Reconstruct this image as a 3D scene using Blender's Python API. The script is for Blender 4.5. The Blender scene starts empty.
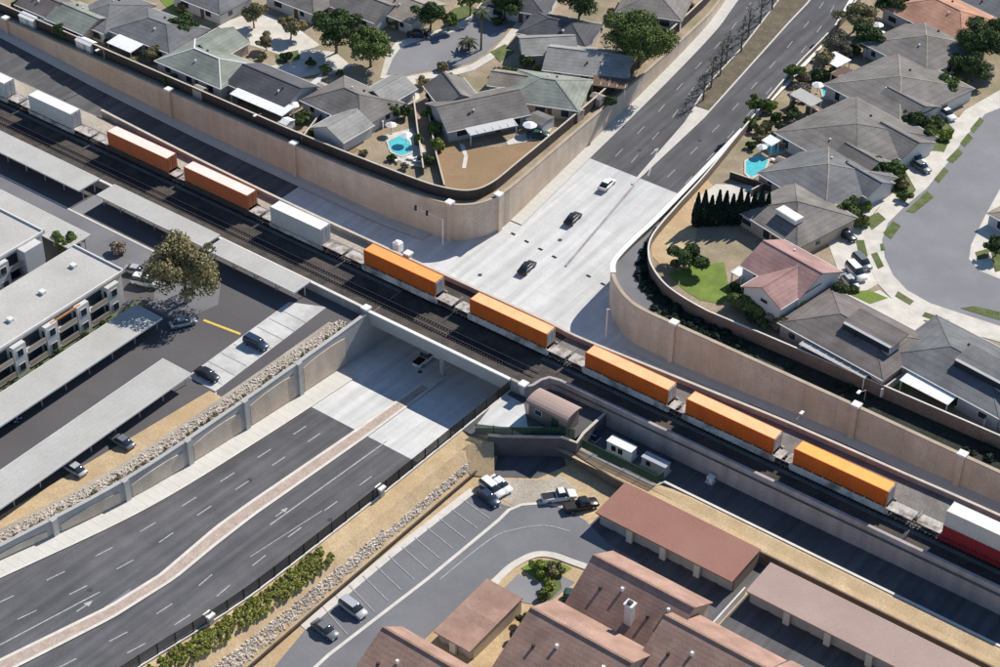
import bpy, bmesh, math, random
import numpy as np
from mathutils import Vector
random.seed(7); RNG = np.random.default_rng(11)
S = bpy.context.scene
COL = S.collection
# ------------------------------------------------------------------ camera
# world: x runs along the railway, y away from it to the residential side, z up, 0 = top of rail
FPX, PSI, TH, ROLL = 1861.5, 0.638988, 0.657873, 0.01152       # focal length for a 1000 px wide picture
CAM = np.array([150.0, -200.743, 193.443])
_fw = np.array([-math.sin(PSI)*math.cos(TH), math.cos(PSI)*math.cos(TH), -math.sin(TH)])
_r = np.array([math.cos(PSI), math.sin(PSI), 0.0]); _u = np.cross(_r, _fw)
R2 = math.cos(ROLL)*_r + math.sin(ROLL)*_u; U2 = -math.sin(ROLL)*_r + math.cos(ROLL)*_u
cd = bpy.data.cameras.new('camera'); cam = bpy.data.objects.new('camera', cd); COL.objects.link(cam)
cd.sensor_fit = 'HORIZONTAL'; cd.sensor_width = 36.0; cd.lens = 36.0*FPX/1000.0
cd.clip_start = 1.0; cd.clip_end = 6000.0
from mathutils import Matrix
cam.matrix_world = Matrix(((R2[0], U2[0], -_fw[0], CAM[0]), (R2[1], U2[1], -_fw[1], CAM[1]), (R2[2], U2[2], -_fw[2], CAM[2]), (0, 0, 0, 1)))
S.camera = cam
# ------------------------------------------------------------------ light
SUNX, SUNY = 0.16, 1.16                    # horizontal direction towards the sun, per metre of height
sun_dir = Vector((SUNX, SUNY, 1.0)).normalized()
ELEV = math.asin(sun_dir.z)
wd = bpy.data.worlds.new('World'); S.world = wd; wd.use_nodes = True
nt = wd.node_tree; bg = nt.nodes['Background']
sky = nt.nodes.new('ShaderNodeTexSky'); sky.sky_type = 'NISHITA'; sky.sun_disc = False
sky.sun_elevation = ELEV; sky.sun_rotation = math.atan2(SUNX, SUNY); sky.dust_density = 0.0; sky.ozone_density = 4.0; sky.air_density = 1.0
nt.links.new(sky.outputs[0], bg.inputs[0]); bg.inputs[1].default_value = 0.097
sl = bpy.data.lights.new('sun', 'SUN'); sl.energy = 4.8; sl.angle = math.radians(0.5); sl.color = (1.0, 0.94, 0.85)
so = bpy.data.objects.new('sun', sl); COL.objects.link(so); so.rotation_euler = (-sun_dir).to_track_quat('-Z', 'Y').to_euler(); so.location = (0, 60, 150)
S.view_settings.view_transform = 'Standard'; S.view_settings.look = 'None'; S.view_settings.exposure = 0.27; S.view_settings.gamma = 1.0
S.render.engine = 'CYCLES'
# ------------------------------------------------------------------ pixel -> place helpers
def at(px, py, z=0.0):
    d = _fw*FPX + R2*(px-500.0) + U2*(333.5-py); t = (z-CAM[2])/d[2]; return CAM + d*t
def prof(y):
    d = y-10.0; g = .075 if d < 0 else .066
    return min(-8+g*(math.sqrt(d*d+400)-20), 0.0)
_FX = [-400, -150, -120, -90, -60, -25, 8, 28, 58, 85, 150, 400]; _FZ = [-1.6, -3.0, -5, -6.4, -7.1, -8, -8, -7.7, -6.2, -5.5, -3, -1.6]
def zfront(x, y): return float(np.interp(x, _FX, _FZ)) + (prof(y)+8)
def onroad(px, py):
    z = -5.0
    for _ in range(25): p = at(px, py, z); z = prof(p[1])
    return p
def W(pts, z): return [tuple(at(a, b, z)[:2]) for a, b in pts]
# ------------------------------------------------------------------ materials
MATS = {}
def mat(name, col, rough=.85, var=.18, scale=.6, fine=.12, fscale=6.0, bump=0.0, metal=0.0, stain=None, stain_scale=.08, stain_amt=.4, spec=.3, streak=None):
    if name in MATS: return MATS[name]
    m = bpy.data.materials.new(name); m.use_nodes = True; n = m.node_tree.nodes; l = m.node_tree.links
    b = n['Principled BSDF']; b.inputs['Roughness'].default_value = rough; b.inputs['Metallic'].default_value = metal
    b.inputs['Specular IOR Level'].default_value = spec
    geo = n.new('ShaderNodeNewGeometry')
    def noise(sc, det=4):
        t = n.new('ShaderNodeTexNoise'); t.inputs['Scale'].default_value = sc; t.inputs['Detail'].default_value = det; t.inputs['Roughness'].default_value = .6
        l.new(geo.outputs['Position'], t.inputs['Vector']); return t
    def rng(src, lo, hi, a=.3, c=.7):
        r = n.new('ShaderNodeMapRange'); r.inputs[1].default_value = a; r.inputs[2].default_value = c; r.inputs[3].default_value = lo; r.inputs[4].default_value = hi
        l.new(src, r.inputs[0]); return r.outputs[0]
    n1 = noise(scale); n2 = noise(fscale, 3)
    mul = n.new('ShaderNodeMath'); mul.operation = 'MULTIPLY'
    l.new(rng(n1.outputs[0], 1-var, 1+var), mul.inputs[0]); l.new(rng(n2.outputs[0], 1-fine, 1+fine), mul.inputs[1])
    mix = n.new('ShaderNodeVectorMath'); mix.operation = 'SCALE'
    mix.inputs[0].default_value = col; l.new(mul.outputs[0], mix.inputs['Scale'])
    out = mix.outputs[0]
    if stain:
        n3 = noise(stain_scale, 6); mx = n.new('ShaderNodeMix'); mx.data_type = 'RGBA'
        l.new(rng(n3.outputs[0], 0, stain_amt, .45, .65), mx.inputs['Factor']); l.new(out, mx.inputs['A']); mx.inputs['B'].default_value = (*stain, 1)
        out = mx.outputs['Result']
    if streak:
        amt, sv = streak; mp = n.new('ShaderNodeVectorMath'); mp.operation = 'MULTIPLY'; mp.inputs[1].default_value = sv; l.new(geo.outputs['Position'], mp.inputs[0])
        t = n.new('ShaderNodeTexNoise'); t.inputs['Scale'].default_value = 1.0; t.inputs['Detail'].default_value = 5; l.new(mp.outputs[0], t.inputs['Vector'])
        sc2 = n.new('ShaderNodeVectorMath'); sc2.operation = 'SCALE'; l.new(out, sc2.inputs[0]); l.new(rng(t.outputs[0], 1-amt, 1+amt, .32, .68), sc2.inputs['Scale']); out = sc2.outputs[0]
    l.new(out, b.inputs['Base Color'])
    if bump:
        bp = n.new('ShaderNodeBump'); bp.inputs['Strength'].default_value = bump; bp.inputs['Distance'].default_value = .1; l.new(n2.outputs[0], bp.inputs['Height']); l.new(bp.outputs[0], b.inputs['Normal'])
    MATS[name] = m; return m
def bands(m, axis, period, dark=.72, width=.12, rot=0.0):
    """multiply thin darker joint lines into a surface's own colour, every `period` metres along a world axis (turned by rot)"""
    n = m.node_tree.nodes; l = m.node_tree.links; b = n['Principled BSDF']
    src = b.inputs['Base Color'].links[0].from_socket
    geo = n.new('ShaderNodeNewGeometry'); vr = n.new('ShaderNodeVectorRotate'); vr.rotation_type = 'Z_AXIS'; vr.inputs['Angle'].default_value = rot
    l.new(geo.outputs['Position'], vr.inputs['Vector']); sp = n.new('ShaderNodeSeparateXYZ'); l.new(vr.outputs[0], sp.inputs[0])
    d = n.new('ShaderNodeMath'); d.operation = 'DIVIDE'; l.new(sp.outputs[axis], d.inputs[0]); d.inputs[1].default_value = period
    fr = n.new('ShaderNodeMath'); fr.operation = 'FRACT'; l.new(d.outputs[0], fr.inputs[0])
    lt = n.new('ShaderNodeMath'); lt.operation = 'LESS_THAN'; l.new(fr.outputs[0], lt.inputs[0]); lt.inputs[1].default_value = width
    r = n.new('ShaderNodeMapRange'); r.inputs[3].default_value = 1; r.inputs[4].default_value = dark; l.new(lt.outputs[0], r.inputs[0])
    sc = n.new('ShaderNodeVectorMath'); sc.operation = 'SCALE'; l.new(src, sc.inputs[0]); l.new(r.outputs[0], sc.inputs['Scale']); l.new(sc.outputs[0], b.inputs['Base Color'])
    return m
M = {}
M['asphalt'] = mat('asphalt', (.112, .111, .117), .9, .12, .25, .25, 9, .1, stain=(.075, .075, .08), stain_scale=.1, stain_amt=.6, streak=(.22, (.75, .035, .035)))
M['asphalt_pale'] = mat('asphalt_pale', (.235, .235, .245), .9, .1, .12, .12, 8, .1, stain=(.19, .19, .2), stain_scale=.09, stain_amt=.5)
M['asphalt_grey'] = mat('asphalt_grey', (.185, .185, .195), .9, .1, .15, .15, 8, .1, stain=(.13, .13, .14), stain_scale=.09, stain_amt=.5)
M['asphalt_warm'] = mat('asphalt_warm', (.115, .108, .11), .9, .1, .2, .15, 8, .1, stain=(.08, .075, .08), stain_scale=.1, stain_amt=.5)
M['concrete'] = bands(bands(mat('concrete', (.60, .60, .585), .8, .07, .3, .1, 5, .05, stain=(.5, .5, .49), stain_scale=.11, stain_amt=.55, streak=(.13, (.7, .04, .04))), 0, 3.6, .93, .05), 1, 4.5, .93, .04)
M['concrete_walk'] = bands(mat('concrete_walk', (.58, .565, .52), .8, .08, .4, .1, 5, .05, stain=(.52, .5, .45), stain_scale=.2, stain_amt=.4), 1, 1.6, .85, .08)
M['drive'] = mat('driveway_concrete', (.62, .58, .51), .8, .1, .4, .1, 5, .05, stain=(.4, .38, .34), stain_scale=.25, stain_amt=.5)
M['stall'] = mat('stall_concrete', (.58, .57, .54), .8, .08, .4, .12, 5, .05, stain=(.34, .33, .32), stain_scale=.3, stain_amt=.6)
M['kerb'] = mat('kerb_concrete', (.62, .58, .52), .8, .1, .6)
M['paver'] = mat('brown_paver', (.42, .335, .28), .9, .15, .8, .25, 4)
M['paint'] = mat('road_paint', (.38, .38, .385), .6, .25, 1.5)
M['paint_y'] = mat('yellow_paint', (.72, .50, .10), .6, .15, 1.5)
M['tanwall'] = bands(mat('tan_block_wall', (.62, .52, .415), .9, .12, .3, .14, 3, .15, stain=(.58, .41, .28), stain_scale=.07, stain_amt=.5, streak=(.07, (.5, .5, .05))), 2, .6, .93, .12); bands(M['tanwall'], 0, 6.1, .84, .022)
M['tanwall_split'] = mat('split_face_block', (.52, .45, .37), .95, .14, .5, .22, 2.5, .25, stain=(.36, .32, .28), stain_scale=.2, stain_amt=.5)  # rough tan block in its own colour, stained darker at random
M['coping'] = mat('pale_coping', (.66, .63, .58), .8, .1, .5)
M['pil'] = mat('white_cap', (.78, .76, .72), .7, .06, .8)
M['greywall'] = bands(mat('grey_brown_wall', (.40, .355, .34), .9, .1, .3, .12, 3, .15, stain=(.3, .265, .255), stain_scale=.15, stain_amt=.4, streak=(.16, (.5, .5, .05))), 2, .8, .9, .1)
M['greyslate'] = mat('slate_block_wall', (.115, .112, .118), .9, .12, .4, .12, 3, .15)
M['medsoil'] = mat('median_soil', (.15, .125, .085), .95, .25, .5, .3, 3, .2)
M['greyconc'] = mat('grey_concrete', (.45, .435, .41), .85, .1, .4, .1, 4, .08, stain=(.3, .31, .31), stain_scale=.2, stain_amt=.5)
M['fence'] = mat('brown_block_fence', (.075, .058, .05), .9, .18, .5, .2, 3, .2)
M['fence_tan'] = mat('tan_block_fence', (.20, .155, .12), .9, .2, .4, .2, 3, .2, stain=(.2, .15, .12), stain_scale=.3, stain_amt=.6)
M['cap'] = mat('fence_cap', (.55, .48, .40), .8, .12, .5)
M['cap_dk'] = mat('tan_coping', (.42, .345, .26), .85, .15, .5)
M['mulch_shade'] = mat('shade_dark_mulch', (.030, .034, .026), .95, .4, .3, .4, 2, .3)  # mulch kept near black: the verge's shade is put into its colour
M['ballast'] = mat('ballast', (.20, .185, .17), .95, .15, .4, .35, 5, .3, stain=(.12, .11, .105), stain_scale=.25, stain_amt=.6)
M['ballast_shade'] = mat('shade_dark_ballast', (.058, .053, .05), .95, .25, .5, .45, 4, .4, stain=(.11, .088, .07), stain_scale=.3, stain_amt=.8)  # ballast darkened to carry the train's shadow; brown patches are its own
M['dirt'] = mat('tan_dirt', (.52, .39, .235), .95, .16, .25, .2, 3, .2, stain=(.42, .28, .15), stain_scale=.12, stain_amt=.6)
M['dirt_grey'] = mat('grey_dirt', (.44, .39, .32), .95, .18, .3, .25, 3, .2, stain=(.25, .21, .16), stain_scale=.15, stain_amt=.6)
M['yard'] = mat('yard_soil', (.34, .27, .19), .95, .2, .25, .25, 2.5, .2, stain=(.21, .19, .11), stain_scale=.1, stain_amt=.8)
M['drylawn'] = mat('dry_lawn', (.30, .20, .115), .95, .12, .3, .18, 4, .2, stain=(.24, .17, .09), stain_scale=.15, stain_amt=.6)
M['lawn'] = mat('lawn', (.105, .135, .045), .95, .3, .6, .3, 5, .3, stain=(.17, .17, .075), stain_scale=.3, stain_amt=.6)
M['lawn_b'] = mat('bright_lawn', (.17, .235, .045), .95, .2, .3, .2, 5, .3, stain=(.11, .16, .045), stain_scale=.25, stain_amt=.6)
M['water'] = mat('pool_water', (.10, .52, .56), .08, .12, .8, .1, 3, .05, spec=.5)
M['steel'] = mat('rail_steel', (.30, .24, .22), .55, .1, 1, metal=.3)
M['sleeper'] = mat('sleeper', (.05, .046, .044), .9, .2, 1)
M['rock'] = mat('riprap_rock', (.60, .53, .45), .95, .3, 1.2, .2, 4, .2, stain=(.42, .34, .28), stain_scale=.9, stain_amt=.7)
M['black'] = mat('black_iron', (.018, .018, .02), .5, .1, 1)
M['green_fence'] = mat('green_mesh', (.03, .075, .05), .7, .2, .8)
def roofmat(name, c, st=None, rot=0.0):
    return bands(mat(name, c, .9, .12, .4, .16, 4, .15, stain=st or tuple(v*.66 for v in c), stain_scale=.16, stain_amt=.75, streak=(.12, (.35, .35, .35))), 2, .34, .86, .22)
M['r_grey'] = roofmat('grey_shingle', (.20, .185, .172)); M['r_lt'] = roofmat('light_grey_shingle', (.33, .32, .30)); M['r_dk'] = roofmat('charcoal_shingle', (.105, .105, .115))
M['r_green'] = roofmat('green_grey_shingle', (.27, .29, .25)); M['r_brown'] = roofmat('brown_shingle', (.19, .165, .155)); M['r_tan'] = roofmat('tan_shingle', (.36, .31, .25))
M['r_warm'] = roofmat('warm_grey_shingle', (.22, .20, .182)); M['r_blue'] = roofmat('slate_shingle', (.175, .177, .182))
M['r_red'] = roofmat('red_tile', (.38, .23, .21)); M['r_terra'] = roofmat('terracotta_tile', (.50, .27, .18)); M['r_pink'] = roofmat('pink_tile', (.385, .245, .19), (.26, .155, .115))
M['r_brick'] = mat('brick_red_sheet', (.30, .145, .11), .8, .06, .2, .08, 3, stain=(.34, .19, .145), stain_scale=.07, stain_amt=.6)
M['r_pale'] = mat('pale_pink_sheet', (.41, .30, .26), .8, .06, .2, .08, 3, stain=(.35, .25, .21), stain_scale=.07, stain_amt=.5)
M['r_flat'] = mat('gravel_flat_roof', (.50, .48, .445), .9, .08, .3, .14, 4, .1, stain=(.37, .35, .32), stain_scale=.15, stain_amt=.6)
M['r_port'] = bands(mat('carport_sheet', (.46, .45, .42), .7, .07, .2, .08, 3, stain=(.40, .385, .345), stain_scale=.15, stain_amt=.6), 0, .9, .93, .12)
M['stucco'] = mat('white_stucco', (.62, .60, .57), .9, .06, .3, .06, 3, stain=(.5, .48, .45), stain_scale=.2, stain_amt=.3)
M['stucco_t'] = mat('tan_stucco', (.46, .38, .30), .9, .08, .3, .06, 3)
M['stucco_g'] = mat('grey_stucco', (.42, .42, .43), .9, .08, .3, .06, 3)
M['stucco_b'] = mat('brown_stucco', (.24, .18, .15), .9, .08, .3, .06, 3)
M['trim'] = mat('white_trim', (.72, .70, .67), .7, .05, 1)
M['wood'] = mat('dark_wood', (.14, .09, .06), .8, .15, 1)
M['orangewood'] = mat('orange_beam', (.52, .24, .09), .7, .12, 1)
M['glass'] = mat('window_glass', (.03, .04, .05), .08, .1, 1, spec=.6)
M['tyre'] = mat('tyre', (.02, .02, .02), .85, .1, 2); M['rim'] = mat('rim', (.5, .5, .52), .35, .1, 2, metal=.8)
M['lamp'] = mat('headlight', (.75, .75, .72), .2, .05, 1); M['tail'] = mat('tail_light', (.35, .02, .02), .3, .05, 1)
for k, c in dict(white=(.76, .76, .75), black=(.02, .02, .023), silver=(.42, .43, .45), grey=(.16, .17, .18), navy=(.025, .04, .08), green=(.03, .09, .07), red=(.3, .03, .025), tan=(.4, .35, .27)).items():
    M['car_'+k] = mat('car_paint_'+k, c, .28, .04, 1, .03, 3, spec=.5)
M['c_rust'] = mat('rust_orange_steel', (.52, .15, .055), .6, .14, .3, .12, 2, stain=(.40, .10, .05), stain_scale=.3, stain_amt=.6)
M['c_rustroof'] = mat('faded_pink_roof', (.82, .70, .62), .6, .08, .4, .08, 3)
M['c_orange'] = mat('orange_steel', (.60, .135, .022), .55, .08, .3, .06, 3, stain=(.45, .09, .022), stain_scale=.4, stain_amt=.5)
M['c_roof_o'] = mat('orange_roof', (.85, .36, .10), .6, .08, .5, .06, 3); M['c_roof_p'] = mat('peach_roof', (.86, .50, .24), .6, .1, .5, .06, 3)
M['c_roof_y'] = mat('amber_roof', (.86, .42, .09), .6, .08, .5, .06, 3)
M['c_white'] = mat('white_steel', (.56, .56, .55), .6, .06, .3, .06, 3, stain=(.42, .42, .42), stain_scale=.3, stain_amt=.4)
M['c_whiteroof'] = mat('white_roof', (.82, .82, .80), .6, .04, .3)
M['c_red'] = mat('dark_red_steel', (.30, .03, .035), .6, .1, .3)
M['car_side'] = mat('well_car_grey', (.62, .58, .53), .7, .16, .4, .15, 3, stain=(.20, .15, .12), stain_scale=.35, stain_amt=.85)
M['car_pale'] = mat('well_car_platform', (.48, .44, .40), .7, .2, .8, .2, 3, stain=(.16, .12, .10), stain_scale=.7, stain_amt=.9)
M['car_dark'] = mat('truck_iron', (.07, .06, .055), .8, .2, 1)
def leafmat(name, c, c2):
    m = mat(name, c, .9, .35, .45, .35, 3, stain=c2, stain_scale=.7, stain_amt=.85)
    return m
M['lf_dk'] = leafmat('dark_leaves', (.06, .098, .034), (.10, .13, .04)); M['lf_md'] = leafmat('green_leaves', (.11, .155, .042), (.18, .205, .06))
M['lf_ol'] = leafmat('olive_leaves', (.23, .20, .095), (.32, .265, .135)); M['lf_lt'] = leafmat('light_leaves', (.19, .25, .045), (.30, .33, .07))
M['lf_cy'] = leafmat('cypress_leaves', (.022, .042, .028), (.03, .05, .03)); M['lf_gr'] = leafmat('grey_leaves', (.17, .16, .11), (.25, .22, .16))
M['lf_yel'] = leafmat('yellow_green_grass', (.25, .27, .06), (.36, .34, .10)); M['lf_pink'] = leafmat('pinkish_twigs', (.34, .27, .21), (.24, .2, .13)); M['bark'] = mat('bark', (.16, .12, .09), .95, .25, 1); M['bark_p'] = mat('pale_bark', (.45, .36, .29), .95, .2, 1)
M['palmleaf'] = leafmat('palm_leaves', (.075, .09, .045), (.12, .12, .06))
# ------------------------------------------------------------------ mesh helpers
class MB:
    def __init__(s): s.v = []; s.f = []
    def add(s, vs, fs):
        o = len(s.v); s.v += [tuple(map(float, p)) for p in vs]; s.f += [tuple(i+o for i in f) for f in fs]; return s
    def box(s, c, d, rz=0.0, taper=1.0):
        cx, cy, cz = c; dx, dy, dz = d[0]/2, d[1]/2, d[2]/2; ca, sa = math.cos(rz), math.sin(rz); vs = []
        for z, t in ((-dz, 1), (dz, taper)):
            for x, y in ((-dx*t, -dy*t), (dx*t, -dy*t), (dx*t, dy*t), (-dx*t, dy*t)): vs.append((cx+x*ca-y*sa, cy+x*sa+y*ca, cz+z))
        return s.add(vs, [(3, 2, 1, 0), (4, 5, 6, 7), (0, 1, 5, 4), (1, 2, 6, 5), (2, 3, 7, 6), (3, 0, 4, 7)])
    def bar(s, a, b, w, h=None):
        a, b = Vector(a), Vector(b); d = b-a; L = d.length; q = d.to_track_quat('X', 'Z'); h = h or w; vs = []
        for x in (0, L):
            for y, z in ((-w/2, -h/2), (w/2, -h/2), (w/2, h/2), (-w/2, h/2)): vs.append(tuple(a + q @ Vector((x, y, z))))
        return s.add(vs, [(0, 1, 2, 3), (7, 6, 5, 4), (0, 4, 5, 1), (1, 5, 6, 2), (2, 6, 7, 3), (3, 7, 4, 0)])
    def poly(s, pts, z):
        return s.add([(p[0], p[1], p[2] if len(p) > 2 else z) for p in pts], [tuple(range(len(pts)))])
    def prism(s, pts, z0, z1):
        n = len(pts); a = sum(pts[i][0]*pts[(i+1) % n][1]-pts[(i+1) % n][0]*pts[i][1] for i in range(n))
        if a < 0: pts = pts[::-1]
        return s.add([(p[0], p[1], z0) for p in pts]+[(p[0], p[1], z1) for p in pts], [tuple(range(n-1, -1, -1)), tuple(range(n, 2*n))]+[(i, (i+1) % n, n+(i+1) % n, n+i) for i in range(n)])
    def cyl(s, c, r, h, n=10, r2=None, axis='z'):
        r2 = r if r2 is None else r2; vs = []
        for t, rr in ((0, r), (1, r2)):
            for k in range(n):
                a = 2*math.pi*k/n; p = (rr*math.cos(a), rr*math.sin(a), t*h)
                if axis == 'y': p = (p[0], t*h-h/2, p[1])
                if axis == 'x': p = (t*h-h/2, p[0], p[1])
                vs.append((c[0]+p[0], c[1]+p[1], c[2]+p[2]))
        return s.add(vs, [tuple(range(n-1, -1, -1)), tuple(range(n, 2*n))]+[(k, (k+1) % n, n+(k+1) % n, n+k) for k in range(n)])
    def limb(s, pts, rs, n=6):
        vs = []; fs = []
        for i, p in enumerate(pts):
            d = Vector(pts[min(i+1, len(pts)-1)])-Vector(pts[max(i-1, 0)]); q = d.to_track_quat('Z', 'Y')
            for k in range(n): a = 2*math.pi*k/n; vs.append(tuple(Vector(p)+q @ Vector((rs[i]*math.cos(a), rs[i]*math.sin(a), 0))))
        for i in range(len(pts)-1):
            for k in range(n): fs.append((i*n+k, i*n+(k+1) % n, (i+1)*n+(k+1) % n, (i+1)*n+k))
        return s.add(vs, fs)
    def build(s, name, m, parent=None, smooth=False, bevel=0):
        me = bpy.data.meshes.new(name); me.from_pydata(s.v, [], s.f); me.update()
        me.materials.append(M[m] if isinstance(m, str) else m)
        if smooth: me.polygons.foreach_set('use_smooth', [True]*len(me.polygons))
        o = bpy.data.objects.new(name, me); COL.objects.link(o)
        if parent: o.parent = parent
        if bevel:
            b = o.modifiers.new('bevel', 'BEVEL'); b.width = bevel; b.segments = 2; b.limit_method = 'ANGLE'
        return o
def tag(o, label=None, cat=None, group=None, kind=None):
    if label: o['label'] = label
    if cat: o['category'] = cat
    if group: o['group'] = group
    if kind: o['kind'] = kind
    return o
def thing(name, label, cat, loc=(0, 0, 0), rz=0.0, group=None):
    o = bpy.data.objects.new(name, None); COL.objects.link(o); o.location = loc; o.rotation_euler = (0, 0, rz); o.empty_display_size = .5
    return tag(o, label, cat, group)
def dup(o, loc=None, rz=None, parent=None, **kw):
    c = o.copy(); COL.objects.link(c); c.parent = parent
    for ch in o.children: dup(ch, parent=c)
    if loc is not None: c.location = loc
    if rz is not None: c.rotation_euler = (0, 0, rz)
    tag(c, **kw); return c
def structure(name, mb, m, parent=None, kind='structure', label=None):
    o = mb.build(name, m, parent)
    if not parent or kind == 'stuff': o['kind'] = kind
    if label: o['label'] = label
    return o
_SN = [0]
def sheet(name, pts, z, m, px=True, parent=None):
    _SN[0] += 1; z = z+_SN[0]*.0004
    return structure(name, MB().poly(W(pts, z) if px else pts, z), m, parent)
def cat_pts(pts, n=10):
    """smooth a polyline (Catmull-Rom)"""
    P = [np.array(p, float) for p in pts]; out = []
    for i in range(len(P)-1):
        p0 = P[max(i-1, 0)]; p1, p2 = P[i], P[i+1]; p3 = P[min(i+2, len(P)-1)]
        for k in range(n):
            t = k/n; out.append(.5*((2*p1)+(-p0+p2)*t+(2*p0-5*p1+4*p2-p3)*t*t+(-p0+3*p1-3*p2+p3)*t**3))
    return out+[P[-1]]
def offs(path, d):
    """shift a plan polyline sideways by d (left of its heading is positive)"""
    out = []
    for i, p in enumerate(path):
        a = path[max(i-1, 0)]; b = path[min(i+1, len(path)-1)]; t = np.array([b[0]-a[0], b[1]-a[1]]); t = t/max(np.hypot(*t), 1e-6)
        out.append(np.array([p[0]-t[1]*d, p[1]+t[0]*d, *p[2:]]))
    return out
def ribbon(path, th, zt, zb):
    """a wall mesh along a plan path: th thickness to the left, zt / zb top and foot heights as functions of (x, y)"""
    b = MB(); L = [np.array(p[:2], float) for p in path]; Rr = offs(L, th); n = len(L); vs = []
    for p, q in zip(L, Rr):
        t, f = zt(p[0], p[1]), zb(p[0], p[1]); f = min(f, t-.02)
        vs += [(p[0], p[1], f), (p[0], p[1], t), (q[0], q[1], t), (q[0], q[1], f)]
    fs = []
    for i in range(n-1):
        a, c = 4*i, 4*i+4
        for k in range(4): fs.append((a+k, c+k, c+(k+1) % 4, a+(k+1) % 4))
    fs += [(0, 1, 2, 3), (4*n-1, 4*n-2, 4*n-3, 4*n-4)]
    return b.add(vs, [f[::-1] for f in fs] if th > 0 else fs)
K = lambda v: (lambda x, y: v)
# ================================================================== THE SETTING
NW = cat_pts([(-420, 24.0), (-150, 23.0), (-90, 23.0), (-50, 23.4), (-40, 24.0), (-31, 25.2), (-27.3, 27.2), (-25, 31), (-24.4, 36.6), (-25.4, 50), (-26.3, 62), (-28.4, 90), (-31, 116), (-33.7, 130), (-46, 190), (-110, 420)], 6)
NE = cat_pts([(-84, 420), (-24, 195), (-10.5, 144), (-5.6, 122), (-1.1, 82), (2.4, 48), (3.1, 37.5), (3.9, 30), (5.3, 26.8), (8.2, 23.8), (12, 21.4), (16.5, 20.1), (28, 19.9), (57, 19.5), (84, 18.9), (150, 18.5), (420, 18)], 6)
SWW = cat_pts([(-96, -420), (-46, -180), (-33.5, -120), (-26.5, -87), (-22.2, -64), (-20.9, -40), (-20.4, -17), (-20.4, -9.0)], 6)
SEW = cat_pts([(-70, -420), (-10, -180), (2.5, -120), (6.0, -90), (8.1, -70), (8.9, -40), (9.5, -20), (9.7, -9.0)], 6)
def xof(path, y):
    P = sorted([(p[1], p[0]) for p in path]); return float(np.interp(y, [a for a, _ in P], [b for _, b in P]))
nwx = [(p[1], p[0]) for p in NW if p[1] > 31]; nex = [(p[1], p[0]) for p in NE if p[1] > 27]
def xl(y): return xof([(x, yy) for yy, x in nwx], y) if y > 31 else (xof(SWW, y) if y < 7 else -24.4)
def xr(y): return xof([(x, yy) for yy, x in nex], y) if y > 30 else (xof(SEW, y) if y < 7 else 3.9)
def strip(fl, fr, ys, zf, dz=0.0, nx=2):
    b = MB(); vs = []; fs = []
    for y in ys:
        a, c = fl(y), fr(y)
        for k in range(nx+1): x = a+(c-a)*k/nx; vs.append((x, y, zf(x, y)+dz))
    m = nx+1
    for i in range(len(ys)-1):
        for k in range(nx): fs.append((i*m+k, i*m+k+1, (i+1)*m+k+1, (i+1)*m+k))
    return b.add(vs, fs)
def rng_(a, b, st): return list(np.linspace(a, b, max(2, int(abs(b-a)/st)+1)))
zr = lambda x, y: prof(y)
road = structure('road', strip(lambda y: xl(y)-.3, lambda y: xr(y)+.3, rng_(-420, -28.5, 4), zr), 'asphalt')
structure('road', strip(lambda y: xl(y)-.3, lambda y: xr(y)+.3, rng_(62.6, 420, 4), zr), 'asphalt')
inter = structure('concrete_intersection', strip(lambda y: xl(y)-.3, lambda y: xr(y)+.3, [-28.5]+rng_(-26, 6.9, 3)+rng_(7.001, 31, 3)+rng_(32, 62.6, 2), zr), 'concrete')
FPAR = [(-420, 7.5), (-106, 9.6), (-78, 8.3), (-51, 7.6), (-24.4, 7.6), (3.9, 7.6), (12, 7.3), (25, 8.0), (38, 8.8), (52, 9.6), (72, 10.0), (90, 10.3), (150, 10.6), (420, 11)]
def yfar(x): return float(np.interp(x, [p[0] for p in FPAR], [p[1] for p in FPAR]))
nwy = sorted([(p[0], p[1]) for p in NW if p[1] < 36]); ney = sorted([(p[0], p[1]) for p in NE if p[1] < 29.5])
def ynw(x): return float(np.interp(x, [a for a, _ in nwy], [b for _, b in nwy]))
def yne(x): return float(np.interp(x, [a for a, _ in ney], [b for _, b in ney]))
def stripx(fa, fb, xs, zf, dz=0.0, ny=3):
    b = MB(); vs = []; fs = []; m = ny+1
    for x in xs:
        a, c = fa(x), fb(x)
        for k in range(m): y = a+(c-a)*k/ny; vs.append((x, y, zf(x, y)+dz))
    for i in range(len(xs)-1):
        for k in range(ny): fs.append((i*m+k, (i+1)*m+k, (i+1)*m+k+1, i*m+k+1))
    return b.add(vs, fs)
structure('frontage_road', stripx(lambda x: yfar(x)-.2, lambda x: ynw(x)+.3, rng_(-420, -64, 4), zfront), 'asphalt')
structure('frontage_road', stripx(lambda x: yfar(x)-.2, lambda x: ynw(x)+.3, rng_(-64, -24.41, 2), zfront), 'concrete')
structure('frontage_road', stripx(lambda x: yfar(x)-.2, lambda x: yne(x)+.3, rng_(3.91, 40, 2), zfront), 'concrete')
structure('frontage_road', stripx(lambda x: yfar(x)-.2, lambda x: yne(x)+.3, rng_(40, 420, 4), zfront), 'asphalt')
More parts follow.
